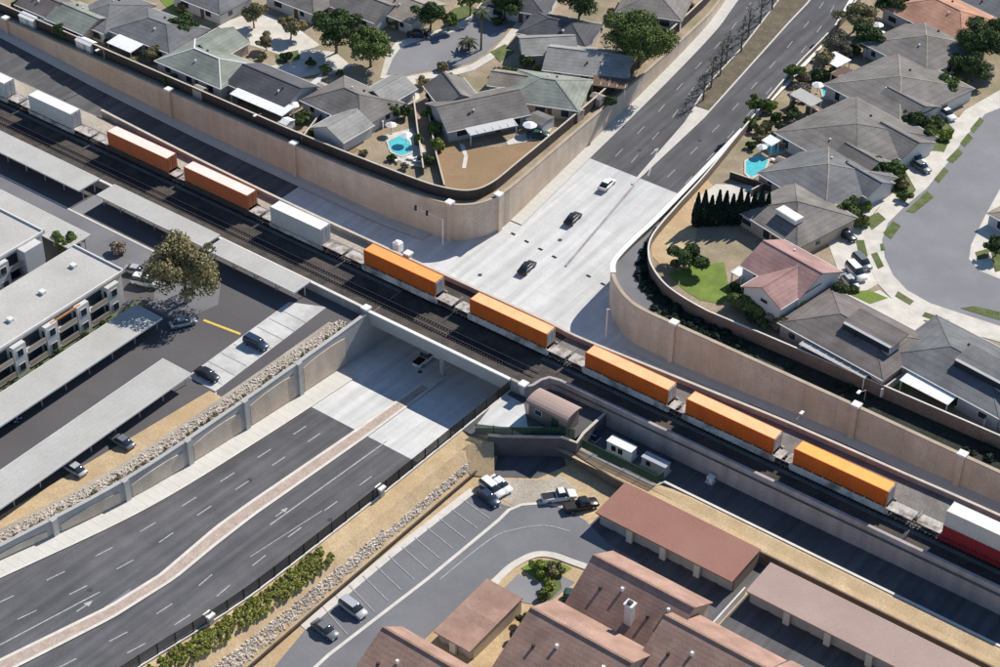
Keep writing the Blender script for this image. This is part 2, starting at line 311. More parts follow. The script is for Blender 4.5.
# raised footways
structure('pavement', strip(lambda y: xl(y), lambda y: xl(y)+3.3, rng_(-420, -17, 3), zr, .15, 1), 'concrete_walk')
structure('pavement', strip(lambda y: xl(y)+3.3, lambda y: xl(y)+3.7, rng_(-420, -17, 3), lambda x, y: prof(y)+.02, .13, 1), 'kerb')
structure('pavement', strip(lambda y: xl(y), lambda y: xl(y)+2.6, rng_(37, 420, 3), zr, .15, 1), 'concrete_walk')
structure('pavement', stripx(lambda x: ynw(x)-2.6, lambda x: ynw(x), rng_(-420, -34, 3), zfront, .15, 1), 'concrete_walk')
structure('pavement', stripx(lambda x: yne(x)-2.2, lambda x: yne(x), rng_(14, 420, 3), zfront, .15, 1), 'concrete_walk')
# upper grounds
structure('ground', MB().poly([(p[0], p[1]) for p in NW]+[(-420, 420)], 0.0), 'yard')
NEF = cat_pts([(-80, 420), (-21.5, 195), (-8.4, 143), (-3.9, 106.6), (-.5, 84), (3, 62), (4.6, 49), (6.3, 38.4), (9.2, 32.8), (13, 29.2), (18, 26.6), (25.6, 25.2), (33, 25.2), (80, 25.5), (420, 26)], 6)
structure('ground', MB().poly([(p[0], p[1]) for p in NEF]+[(420, 420)], 0.0), 'yard')
structure('verge', MB().poly([(p[0], p[1]) for p in NE]+[(p[0], p[1]) for p in NEF[::-1]], -.75), 'mulch_shade')  # planted strip with shade painted into the ground
sheet('verge', [(655, 222), (634, 240), (615, 261), (613, 270), (617, 283), (640, 308), (658, 316), (650, 296), (640, 280), (641, 262), (652, 243), (668, 222)], -.72, 'asphalt_grey')
# rail bed
LB = [(-420, -8.9), (-20.4, -8.9)]
structure('rail_bed', MB().poly([(-420, -8.9), (-20.6, -8.9), (-20.6, 7.6), (-51, 7.6), (-78, 8.3), (-106, 8.2), (-420, 8.2)], -.45), 'ballast')
structure('rail_bed', MB().poly([(9.9, -8.9), (13, -8.9), (14.2, -5.0), (420, -4.4), *[(p[0], p[1]) for p in FPAR[::-1] if p[0] > 11], (9.9, 7.4)], -.45), 'ballast')
structure('bank', stripx(lambda x: 8.2, lambda x: 11.2, rng_(-420, -104, 6), lambda x, y: -.45 if y < 9 else max(zfront(x, y), -4.2)+.03, 0, 1), 'dirt')
sheet('rail_bed', [(-420, 4.4), (-21, 4.4), (-21, 7.3), (-78, 7.9), (-420, 8.0)], -.43, 'dirt_grey', px=False)
# west lot, south-east grounds
structure('car_park', MB().poly([(p[0]-.2, p[1]) for p in SWW]+[(-420, -9.0), (-420, -420)], -1.2), 'asphalt_warm')
structure('ground', MB().poly([(15.2, -420), (15.2, -17.5), (24.2, -12.3), (420, -14.3), (420, -420)], -5.5), 'dirt')
structure('pump_yard', MB().poly([(25.3, -12.2), (40.9, -12.2), (41.2, -10.4), (420, -10.4), (420, -4.2), (25.3, -4.4)], -4.3), 'asphalt')
_sw3 = W([(488, 435)], -1.6)[0]; _sw = W([(470, 433), (500, 436), (562, 437)], -1.6)
structure('pump_yard', MB().poly([(9.8, -9.2), (9.8, _sw[0][1]), *_sw, (25.4, -12.5), (25.4, -4.3), (13.6, -4.3)], -1.75), 'asphalt')
sheet('pump_yard', [(474, 428), (503, 392), (524, 404), (528, 428)], -1.72, 'concrete')
# bank between trench coping and the building backs
b = MB(); xs = rng_(22, 420, 8); vs = []; fs = []
for i, x in enumerate(xs):
    ya = -12.2 if x < 41 else -10.5
    if x < 25: ya = -11.4
    vs += [(x, ya, -3.75), (x, ya-.9, -3.6), (x, -13.4, -3.72), (x, -14.75, -3.62)]
    if i: fs += [(4*i-4+k, 4*i+k, 4*i+k+1, 4*i-4+k+1) for k in range(3)]
structure('bank', b.add(vs, fs), 'dirt')
# bank from the road wall down to the south-east parking
def zsew(x, y): return float(np.interp(y, [-420, -120, -90, -70, -40, -20, -9], [0, .3, -.4, -1.5, -2.1, -1.8, -1.8]))
b = MB(); vs = []; fs = []; ys = rng_(-300, -17.5, 4)
for i, y in enumerate(ys):
    x0 = xof(SEW, y)+.35; zt = zsew(0, y)-.12; xe = min(14.6, max(x0+3, float(np.interp(y, [-25, -17.5], [14.6, 11.5]))))
    vs += [(x0, y, zt), (x0+2.6, y, zt-.25), (xe, y, -5.0 if y < -25 else -4.6), (xe+.65, y, -5.45)]
    if i: fs += [(4*i-4+k, 4*i-4+k+1, 4*i+k+1, 4*i+k) for k in range(3)]
structure('bank', b.add(vs, fs), 'dirt')
_c = at(492, 476, -5.4); _b = _sw[1]
structure('bank', MB().add([(9.9, _sw[0][1]+.3, -1.85), (_sw3[0], _sw3[1], -1.72), (_b[0]-.6, _b[1]-.8, -2.6), (_c[0]+.5, _c[1], -5.42), (15.25, -26.5, -5.3), (9.6, -27, -2.0)], [(0, 1, 2, 5), (2, 3, 4, 5)]), 'dirt')
sheet('parking_stalls', [(492, 477), (538, 478), (566, 466), (562, 450), (498, 456)], -5.46, 'asphalt')
# slope of rubble behind the west road wall
b = MB(); vs = []; fs = []
ys = rng_(-300, -14, 4)
for i, y in enumerate(ys):
    x0 = xof(SWW, y)-.5; vs += [(x0, y, .05), (x0-4.6, y, -1.12)]
    if i: fs += [(2*i-2, 2*i, 2*i+1, 2*i-1)]
structure('bank', b.add(vs, fs), 'dirt_grey')
# ------------------------------------------------------------------ retaining walls
def wall(name, label, path, th, zt, zb, m, cop=None, copm='coping', copw=.5, coph=.22, cat='retaining wall'):
    t = thing(name, label, cat, (*[float(v) for v in path[len(path)//2][:2]], 0)); b = ribbon(path, th, zt, zb); o = b.build('wall_face', m)
    o.parent = t; o.matrix_parent_inverse = Matrix.Translation((-t.location.x, -t.location.y, 0))
    if cop is not None:
        p2 = offs(path, cop); c = ribbon(p2, copw*(1 if th > 0 else -1), lambda x, y: zt(x, y)+coph, lambda x, y: zt(x, y)+.003).build('coping', copm)
        c.parent = t; c.matrix_parent_inverse = o.matrix_parent_inverse
    return t
def kid(t, mb, name, m, parent=None):
    o = mb.build(name, m); o.parent = parent or t
    if not parent: o.matrix_parent_inverse = Matrix.Translation(tuple(-v for v in t.location))
    return o
def zroad(x, y):
    if y > 31 or -25 < x < 8 and y > 7: return prof(y)-.3
    return zfront(x, y)-.3
nww = wall('retaining_wall', 'long tan block retaining wall curving from frontage road round to upper road, below brown fence', NW, .5, K(.3), zroad, 'tanwall', -.06, 'cap_dk', copw=.62)
for px, py in [(37, 27), (162, 84), (297, 142), (433, 196), (450, 203), (500, 194)]:
    p = at(px, py, 1.2); n0 = min(range(len(NW)), key=lambda i: math.hypot(NW[i][0]-p[0], NW[i][1]-p[1])); q = NW[n0]
    if px in (433,): continue
    z0 = zroad(q[0], q[1])+.3; pb = kid(nww, MB().box((q[0], q[1], (z0+.75)/2), (1.0, 1.0, .75-z0)), 'pilaster', 'tanwall'); kid(nww, MB().box((q[0], q[1], .93), (1.45, 1.45, .36)), 'cap', 'pil', pb)
new = wall('retaining_wall', 'tan retaining wall with pale coping curving along upper road and frontage road below dark verge', NE, .5, K(.3), zroad, 'tanwall', -.08, 'cap_dk', copw=.7, coph=.2)
kid(new, ribbon(offs([p for p in NE if 25.5 < p[1] < 200], -.1), .95, K(.62), K(.505)), 'road_coping', 'pil')
for px, py in [(675, 321), (857, 404), (964, 452)]:
    p = at(px, py, 1.0); q = min(NE, key=lambda v: math.hypot(v[0]-p[0], v[1]-p[1])); z0 = zroad(q[0], q[1])+.3
    pb = kid(new, MB().box((p[0], q[1], (z0+.75)/2), (1.0, 1.0, .75-z0)), 'pilaster', 'tanwall'); kid(new, MB().box((p[0], q[1], .93), (1.5, 1.4, .36)), 'cap', 'pil', pb)
# west wall of the lower road with framed panels
swt = lambda x, y: .25
sww = wall('retaining_wall', 'grey framed retaining wall with tan panels beside lower road, rubble slope behind', SWW, .55, swt, lambda x, y: prof(y)-.3, 'greyconc', -.05, 'greyconc', .7, .2)
yp = [-14.5+(-12.6)*k for k in range(14)]
for k in range(13):
    y0, y1 = yp[k], yp[k+1]
    xa, xb = xof(SWW, y0), xof(SWW, y1); z0 = prof(y0)+.15
    if y0 < -15: kid(sww, MB().box((xa-.1, y0, (z0+.5)/2), (1.0, 1.0, .5-z0)), 'pilaster', 'greyconc')
    ya, yb = y0-1.3, y1+1.0; n = 8; vs = []; 
    for i in range(n+1):
        y = ya+(yb-ya)*i/n; x = xof(SWW, y)+.12; zb = prof(y)+.3; top = -.75-.45*abs(2*i/n-1)**2.2
        vs += [(x, y, zb), (x, y, max(top, zb+.1)), (x-.3, y, zb), (x-.3, y, max(top, zb+.1))]
    fs = []
    for i in range(n): a, c = 4*i, 4*i+4; fs += [(a, c, c+1, a+1), (a+1, c+1, c+3, a+3), (a, a+2, c+2, c)]
    fs += [(0, 1, 3, 2), (4*n, 4*n+2, 4*n+3, 4*n+1)]
    if prof(y1) < -1.8: kid(sww, MB().add(vs, fs), 'panel', 'tanwall')
sew = wall('retaining_wall', 'low pale-topped road wall under black mesh fence beside tan bank', SEW, -.4, zsew, lambda x, y: min(prof(y), zsew(x, y))-.4, 'tanwall_split', .1, copw=.55)
for px, py in [(200, 617), (381, 493)]:
    p = at(px, py, -1.2 if px < 300 else -1.6); y = p[1]; x = xof(SEW, y); z = zsew(0, y)
    pb = kid(sew, MB().box((x+.2, y, z-.2), (.9, .9, 3.2)), 'pilaster', 'greyconc'); kid(sew, MB().box((x+.2, y, z+1.58), (1.3, 1.3, .34)), 'cap', 'pil', pb)
def meshfence(name, label, path, h, zf, step, m='black', slat=.16, w=.05):
    t = thing(name, label, 'fence', (float(path[0][0]), float(path[0][1]), 0)); acc = 0; b = MB(); posts = []
    for i in range(len(path)-1):
        a, c = np.array(path[i][:2], float), np.array(path[i+1][:2], float); L = np.hypot(*(c-a)); n = max(1, int(L/slat))
        for k in range(n):
            p = a+(c-a)*k/n; z = zf(p[0], p[1]); b.box((p[0], p[1], z+h/2), (w, w, h)); acc += L/n
            if acc > step: acc = 0; posts.append((p[0], p[1], z))
    kid(t, b, 'pickets', m)['kind'] = 'stuff'
    for z0 in (.12, h-.08):
        kid(t, ribbon(path, .06, lambda x, y: zf(x, y)+z0+.06, lambda x, y: zf(x, y)+z0), 'rail', m)
    for p in posts: kid(t, MB().box((p[0]+.05, p[1], p[2]+h/2+.05), (.14, .14, h+.1)), 'post', m)
    return t
meshfence('mesh_fence', 'black picket fence along the road wall beside the planted bank', [p for p in offs(SEW, -.15) if -190 < p[1] < -8.9], 1.9, lambda x, y: zsew(x, y)+.2, 3.0, slat=.16, w=.07)
# block fences round the gardens
NWF = offs([p for p in NW], 1.1)
def blockfence(label, path, h, m, cap='cap', cw=.34):
    return wall('block_fence', label, path, .22, K(h), K(-.78), m, -.05, cap, cw, .1, 'fence')
NWF = cat_pts([(-420, 26), (-153, 25.0), (-92, 24.9), (-65, 24.9), (-41.5, 25.9), (-33, 27.0), (-28.2, 29.4), (-26.6, 34), (-27.0, 42.4), (-28.0, 57.4), (-29.2, 73), (-31, 90), (-33.8, 116), (-36.5, 132), (-49, 190), (-113, 420)], 6)
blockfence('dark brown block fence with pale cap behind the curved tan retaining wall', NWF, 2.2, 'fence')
blockfence('tan stained block fence with pale cap above the dark verge by the cul-de-sac gardens', NEF, 1.75, 'fence_tan', 'coping', .3)
# far-side rail parapet
fp = cat_pts([p for p in FPAR if p[0] > -107 and p[0] <= 420], 6)
wall('rail_parapet', 'low pale rail parapet between the train and the frontage road', fp, -.45, K(.45), lambda x, y: (zfront(x, y) if not -24.4 < x < 8.8 else -2.2)-.3, 'greywall', -.05, 'cap', .5, .15, 'parapet')
# near-side walls of the rail bed
wall('rail_wall', 'low grey wall with pale top between carports and rail ballast', [(-420, -9.1), (-60, -9.0), (-34, -9.0), (-20.8, -9.1)], .4, K(.45), K(-1.4), 'greywall', -.05, 'coping', .55, .2)
wall('rail_wall', 'tall grey-brown retaining wall under the train above the pump yard', [(10.0, -9.2), (13.2, -9.2), (13.9, -8.2), (14.2, -6.2), (14.8, -5.0), (16.5, -4.6), (60, -4.5), (100, -4.3), (420, -4.2)], .4, K(.45), K(-4.6), 'greywall', -.05, 'greywall', .55, .2)
pw = wall('yard_wall', 'dark slate retaining wall on the slant below the green pump yard fence', [_sw3, *_sw[1:], (26.2, -13.4), (25.7, -11.0), (25.6, -4.6)], -.4, K(-1.5), K(-5.7), 'greyslate', .05, 'cap', .5, .15)
wall('yard_wall', 'pale low coping wall along the edge of the dark trench under the train', [(25.3, -12.4), (40.7, -12.2), (41.3, -10.5), (420, -10.45)], -.3, K(-3.65), K(-5.0), 'coping', .05, 'coping', .45, .12)
wall('bank_wall', 'brown block wall holding the tan bank behind the garage rows', [(26.0, -13.6), (34, -14.6), (60, -14.8), (420, -14.8)], -.3, K(-3.5), K(-5.7), 'fence_tan')
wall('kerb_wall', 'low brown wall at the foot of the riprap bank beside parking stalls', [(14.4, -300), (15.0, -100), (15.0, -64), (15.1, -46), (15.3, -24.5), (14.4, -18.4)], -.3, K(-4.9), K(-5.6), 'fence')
meshfence('mesh_fence', 'green mesh fence along the trench beside the generator cabinets', [(25.9, -12.0), (40.6, -11.9), (41.0, -10.3)], 1.7, lambda x, y: -3.5, 3.0, 'green_fence', slat=.15, w=.09)
meshfence('mesh_fence', 'green mesh fence round the pump yard above the slate wall', [(_sw[0][0]+.4, _sw[0][1]+.9), (_sw[1][0], _sw[1][1]+.6), (_sw[2][0]-.3, _sw[2][1]+.6), (25.3, -12.4)], 1.6, lambda x, y: -1.7, 3.0, 'green_fence', slat=.15, w=.09)
# ------------------------------------------------------------------ the railway bridge
br = thing('railway_bridge', 'concrete railway bridge carrying the container train over the sunken road', 'bridge', (-6, -.6, 0))
kid(br, MB().box((-5.4, -.75, -.62), (30.6, 16.6, .3)), 'deck', 'ballast_shade')
for k in range(7): kid(br, MB().box((-5.4, -8.6+k*2.62, -1.55), (30.2, .9 if k else .8, 1.54)), 'girder', 'greyconc')
for y in (-9.25, 7.45):
    if y < 0:
        pa = kid(br, MB().box((-5.4, y, -.05), (30.6, .4, 1.2)), 'parapet', 'greyconc'); kid(br, MB().box((-5.4, y, .66), (30.6, .62, .22)), 'coping', 'pil', pa)
for x in (-20.75, 10.05): kid(br, MB().box((x, -.75, -4.8), (.7, 17.0, 8.1)), 'abutment', 'greyconc')
kid(br, MB().box((-5.9, -.75, -2.62), (1.4, 16.2, .6)), 'pier_cap', 'greyconc')
for k in range(4): kid(br, MB().cyl((-5.9, -7.2+k*4.3, -8.2), .55, 5.3, 14), 'column', 'greyconc')
for x, y in [(-21.0, -9.2), (12.7, -9.3), (-25.6, 7.8)]:
    kid(br, MB().box((x, y, .1), (1.0, 1.0, 1.7)), 'pilaster', 'greyconc'); kid(br, MB().box((x, y, 1.1), (1.4, 1.4, .34)), 'pilaster_cap', 'pil')
# ------------------------------------------------------------------ medians, markings
md = structure('median', strip(lambda y: np.interp(y, [-420, -160, -100, -83.5, -73.8, -60.8, -53, -28, -8], [-73, -24, -10.5, -7.1, -6.4, -7.7, -7.8, -7.3, -7.2]), lambda y: np.interp(y, [-420, -160, -99, -84.5, -73, -64, -55, -28, -8], [-70.5, -21, -7.3, -4.6, -3.8, -4.5, -4.9, -4.6, -4.8]), rng_(-420, -8, 2), zr, .17), 'kerb')
md2 = strip(lambda y: np.interp(y, [-420, -160, -100, -83.5, -73.8, -60.8, -53, -28, -8], [-73, -24, -10.5, -7.1, -6.4, -7.7, -7.8, -7.3, -7.2])+.55, lambda y: np.interp(y, [-420, -160, -99, -84.5, -73, -64, -55, -28, -8], [-70.5, -21, -7.3, -4.6, -3.8, -4.5, -4.9, -4.6, -4.8])-.55, rng_(-420, -12, 2), zr, .19).build('paving', 'paver', md)
uL = lambda y: np.interp(y, [60, 85, 91, 100, 115, 136, 200, 420], [-12.2, -15.3, -17.1, -19.1, -20.5, -24.1, -39, -102]); uR = lambda y: np.interp(y, [60, 87, 129, 140, 200, 420], [-11.7, -12.6, -17, -17.9, -34, -96])
md3 = structure('median', strip(uL, uR, rng_(60, 420, 3), zr, .17), 'kerb')
strip(lambda y: uL(y)+.35, lambda y: uR(y)-.4, rng_(90, 420, 3), zr, .2).build('soil', 'medsoil', md3)
structure('median', strip(lambda y: np.interp(y, [31, 63.6], [-7.75, -12.2]), lambda y: np.interp(y, [31, 63.6], [-7.3, -11.7]), rng_(31.5, 60, 3), zr, .16), 'greywall')
def dash(x0, y0, x1, y1, w=.16, parent=None, m='paint', name='lane_line'):
    d = np.array([x1-x0, y1-y0]); L = np.hypot(*d); n = np.array([-d[1], d[0]])/L*w/2; k = max(1, int(L/4)); vs = []; fs = []
    for i in range(k+1):
        p = np.array([x0, y0])+d*i/k
        for s in (1, -1): q = p+n*s; vs.append((q[0], q[1], prof(q[1])+.03))
        if i: fs.append((2*i-2, 2*i-1, 2*i+1, 2*i))
    return MB().add(vs, fs).build(name, m, parent)
rd = road
def pxline(a, b, **k):
    p, q = onroad(*a), onroad(*b); dash(p[0], p[1], q[0], q[1], parent=rd, **k)
for off in (.30, .62):      # broken lane lines of the lower road, west carriageway
    y = -33.0
    while y > -150:
        f = lambda yy: (xl(yy)+3.7)*(1-off)+(np.interp(yy, [-160, -100, -83.5, -73.8, -60.8, -53, -28], [-24, -10.5, -7.1, -6.4, -7.7, -7.8, -7.3]))*off
        dash(f(y), y, f(y-3.0), y-3.0, .2, rd); y -= 8.2
for off in (3.6, 7.2):
    y = -36.0
    while y > -150:
        f = lambda yy: float(np.interp(yy, [-160, -99, -84.5, -73, -64, -55, -28], [-21, -7.3, -4.6, -3.8, -4.5, -4.9, -4.6]))+off
        if not (off == 3.6 and -62 < y): dash(f(y), y, f(y-3.0), y-3.0, .2, rd)
        y -= 8.2
pxline((270, 525), (387, 441), w=.22); pxline((250, 557), (322, 511), w=.14); pxline((0, 645), (100, 592), w=.22)
for off in (.36, .70):      # upper road, both carriageways
    for fa, fb in ((lambda y: xl(y)+2.6, uL), (uR, lambda y: xr(y)-.6)):
        y = 66.0
        while y < 170:
            f = lambda yy: fa(yy)*(1-off)+fb(yy)*off
            dash(f(y), y, f(y+3), y+3, .16, rd); y += 9.0
pxline((648, 176), (657, 152), w=.25)
def arrow(px, py, ang, sc=1.0):
    p = onroad(px, py); pts = [(-.12, -1.6), (.12, -1.6), (.12, .2), (.55, .2), (0, 1.5), (-.55, .2), (-.12, .2)]; ca, sa = math.cos(ang), math.sin(ang)
    MB().add([(p[0]+sc*(a*ca-b*sa), p[1]+sc*(a*sa+b*ca), prof(p[1]+sc*b)+.035) for a, b in pts], [tuple(range(7))]).build('turn_arrow', 'paint', rd)
for a in [(85, 606, 0, 1.0), (282, 512, 0, .9), (655, 151, 0, .9)]: arrow(*a)
for x in [-22, -18.5, -15, -11.5, -3, .5]:
    dash(x, 32.5-.12*(x+10), x+1.0, 32.4-.12*(x+10), .5, inter, 'black', 'loop_mark')
    dash(x, 10.6, x+1.0, 10.5, .4, inter, 'black', 'loop_mark')

for px, py in [(420, 372), (300, 470), (160, 585), (250, 480), (330, 520), (90, 590), (640, 150), (700, 140), (560, 240), (480, 275)]:
    p = onroad(px, py); MB().cyl((p[0], p[1], prof(p[1])+.02), .42, .025, 14).build('manhole_cover', 'car_dark', rd)
for px, py, L_, w_ in [(210, 530, 7, 1.6), (120, 600, 5, 1.4), (320, 500, 6, 1.3), (660, 140, 6, 1.5), (720, 60, 8, 1.4)]:
    p = onroad(px, py); x0, y0 = p[0], p[1]; MB().add([(x0+dx, y0+dy, prof(y0+dy)+.018) for dx, dy in ((-w_/2, -L_/2), (w_/2, -L_/2), (w_/2, L_/2), (-w_/2, L_/2))], [(0, 1, 2, 3)]).build('asphalt_patch', 'asphalt_warm' if L_ > 5 else 'asphalt_grey', rd)
# ================================================================== THE TRAIN AND THE TRACK
def track(y, label):
    t = thing('railway_track', label, 'railway track', (0, y, -.4))
    for s in (-.72, .72): kid(t, MB().box((0, y+s, -.1), (840, .09, .2)), 'rail', 'steel')
    b = MB()
    for k in range(-230, 231): b.box((k*.62, y, -.33), (.24, 2.6, .2))
    kid(t, b, 'sleepers', 'sleeper')['kind'] = 'stuff'
track(1.3, 'railway track carrying the container train')
sheet('rail_bed', [(-420, -8.4), (-20.8, -8.4), (-20.8, -.8), (-420, -.8)], -.42, 'ballast_shade', px=False)  # darkened sheet extends the train's shadow over the near-side bed
sheet('rail_bed', [(8.9, -8.4), (13.2, -8.4), (15.0, -4.2), (420, -3.9), (420, -.8), (8.9, -.8)], -.42, 'ballast_shade', px=False)
t2 = thing('railway_track', 'railway track in the shade beside the carports and bridge parapet', 'railway track', (-200, -4.6, -.4))
for s in (-.72, .72): kid(t2, MB().box((-203, -4.6+s, -.12), (430, .07, .16)), 'rail', 'steel')
b = MB()
for k in range(-270, 10): b.box((k*.62, -4.6, -.36), (.24, 2.5, .16))
kid(t2, b, 'sleepers', 'sleeper')['kind'] = 'stuff'
def container(label, x0, L, zb, zt, m, roofm, doorm, logo=False):
    Wd = 2.55; y0 = 0.0; h = zt-zb
    t = thing('shipping_container', label, 'container', (x0+L/2, Wd/2, zb), 0, 'containers on the train')
    b = MB(); n = int(L/.5); step = (L-.5)/n; vs = []
    for side in (-1, 1):             # corrugated long sides
        vs = []; fs = []; yb = side*Wd/2
        for i in range(n):
            xa = -L/2+.25+i*step; d = side*.07
            for x, dy in ((xa, 0), (xa+step*.32, 0), (xa+step*.5, -d), (xa+step*.82, -d)): vs += [(x, yb+dy-side*.01, .12), (x, yb+dy-side*.01, h-.1)]
        for i in range(len(vs)//2-1): fs.append((2*i, 2*i+2, 2*i+3, 2*i+1))
        b.add(vs, fs)
    b.box((-L/2+.06, 0, h/2), (.08, Wd-.1, h-.1)); b.build('side_panels', m, t)
    f = MB()
    for sx in (-1, 1):
        for sy in (-1, 1): f.box((sx*(L/2-.12), sy*(Wd/2-.08), h/2), (.24, .18, h))
    for sy in (-1, 1): f.box((0, sy*(Wd/2-.06), .08), (L-.4, .13, .16)); f.box((0, sy*(Wd/2-.06), h-.06), (L-.4, .13, .1))
    f.build('frame', m, t)
    r = MB(); r.box((0, 0, h-.045), (L-.2, Wd-.24, .05)); ro = r.build('roof', roofm, t)
    k = MB().box((0, 0, 0), (.08, Wd-.4, .012)).build('roof_rib', roofm, ro)
    for i in range(int(L/1.22)):
        if i: k = k.copy(); COL.objects.link(k)
        k.location = (-L/2+.8+i*1.22, 0, h-.012)
    dr = MB()
    for sy in (-1, 1): dr.box((L/2-.03, sy*Wd/4*.94, h/2), (.06, Wd/2-.2, h-.3))
    d = dr.build('door', doorm, t); l = MB()
    for yy in (-.9, -.35, .35, .9): l.cyl((L/2+.03, yy, .2), .03, h-.4, 6)
    l.build('lock_bar', 'steel', d)
    return t
def railcar(label, x0, x1, L0, L1, zt, m, pale='car_pale'):
    """x0..x1 whole car, L0..L1 the well that holds the box"""
    t = thing('well_car', label, 'rail car', ((x0+x1)/2, 1.27, -.1), 0, 'cars of the train'); c = (x0+x1)/2
    X = lambda x: x-c
    for sy in (-1, 1):
        b = MB(); b.box(((X(L0)+X(L1))/2, sy*1.3, .35+(zt-.35)/2+.1), (L1-L0+1.0, .1, zt-.35)); b.box(((X(L0)+X(L1))/2, sy*1.36, zt+.05), (L1-L0+1.2, .14, .16)); b.box(((X(L0)+X(L1))/2, sy*1.36, .45), (L1-L0+.6, .14, .2))
        n = int((L1-L0)/1.7)
        for i in range(n+1): b.box((X(L0)+(L1-L0)*i/n, sy*1.37, .5+zt/2), (.14, .08, zt-.3))
        b.build('side_sill', m, t)
    MB().box(((X(L0)+X(L1))/2, 0, .4), (L1-L0, 2.4, .12)).build('well_floor', 'car_dark', t)
    for a, e in ((x0, L0), (L1, x1)):
        if abs(e-a) > .8:
            MB().box((X((a+e)/2), 0, 1.25), (abs(e-a)-.1, 2.3, .16)).build('end_platform', pale, t); MB().box((X((a+e)/2), 0, .95), (abs(e-a)+.3, .8, .5)).build('draft_sill', 'car_dark', t)
        xt = X((a+e)/2); tr = MB()
        for sy in (-1, 1): tr.box((xt, sy*.95, .52), (2.2, .16, .3))
        tr.box((xt, 0, .55), (.5, 1.9, .25)); k = tr.build('bogie', 'car_dark', t)
        for dx in (-.85, .85):
            for sy in (-1, 1): MB().cyl((xt+dx, sy*.74, .52), .42, .12, 14, axis='y').build('wheel', 'steel', k)
    e = X(x0)
    if L0-x0 > 2.4:
        rl = MB()
        for sy in (-1, 1): rl.bar((e+.2, sy*1.1, 1.3), (e+.2, sy*1.1, 2.3), .06)
        rl.bar((e+.2, -1.1, 2.3), (e+.2, 1.1, 2.3), .06); rl.build('end_railing', 'car_pale', t)
    return t
CON = [('white container with grey shaded side at the tail beside pale carports', -139.5, 16.15, 1.2, 4.6, 'c_white', 'c_whiteroof', 'c_white'),
 ('short white container on the train ahead of rust red ones, by the first carport', -116.29, 12.19, 1.2, 4.6, 'c_white', 'c_whiteroof', 'c_white'),
 ('rust red container with faded pale roof next to the short white one', -93.98, 16.15, 1.55, 4.6, 'c_rust', 'c_rustroof', 'c_rust'),
 ('rust red container with faded pale roof followed by the grey-sided white one', -73.39, 16.15, 1.55, 4.6, 'c_rust', 'c_rustroof', 'c_rust'),
 ('short white container with grey side just before the bridge', -51.53, 12.19, 1.0, 4.6, 'c_white', 'c_whiteroof', 'c_white'),
 ('bright orange container with orange roof at west end of the bridge', -29.28, 16.15, 1.7, 4.6, 'c_orange', 'c_roof_o', 'c_white'),
 ('orange container with peach roof standing on the bridge', -5.63, 16.15, 1.7, 4.6, 'c_orange', 'c_roof_p', 'c_white'),
 ('orange container with peach roof just east of the bridge above the pump house', 18.33, 16.15, 1.7, 4.6, 'c_orange', 'c_roof_p', 'c_rustroof'),
 ('orange container with peach roof between two other orange ones past the pump yard', 37.9, 16.15, 1.7, 4.6, 'c_orange', 'c_roof_p', 'c_rustroof'),
 ('orange container with amber roof behind the white and red double stack', 57.57, 16.15, 1.7, 4.6, 'c_orange', 'c_roof_y', 'c_white')]
for a in CON: container(*a)
container('white container stacked on top of a dark red one', 83.0, 16.15, 3.2, 6.1, 'c_white', 'c_whiteroof', 'c_white')
container('dark red container carried under a white one', 83.0, 16.15, .55, 3.18, 'c_red', 'c_red', 'c_red')
ends = [(c[1], c[1]+c[2]) for c in CON]+[(83.0, 99.15)]
cl = ['grey rail car under the tail white container', 'grey rail car under the short white container by carports', 'grey rail car under the first rust red container', 'grey rail car under the rust red container ahead of the short white one',
 'grey rail car under the short white container before the bridge', 'grey rail car under the bright orange container at bridge end', 'pale rail car under the orange container on the bridge', 'pale rail car under the orange container above the pump house',
 'pale rail car under the orange container past the pump yard', 'pale rail car under the amber roofed orange container', 'dark red rail car under the double stacked containers']
for i, (a, e) in enumerate(ends):
    x0 = (ends[i-1][1]+a)/2+.25 if i else a-3; x1 = (e+ends[i+1][0])/2-.25 if i < len(ends)-1 else e+3
    zt = {0: 1.0, 1: 1.0, 4: .9, 10: .9}.get(i, 1.35 if i in (2, 3) else 1.5)
    railcar(cl[i], x0, x1, a, e, zt, 'c_red' if i == 10 else ('car_side' if i > 4 else 'car_dark' if i in (2, 3) else 'car_side'))
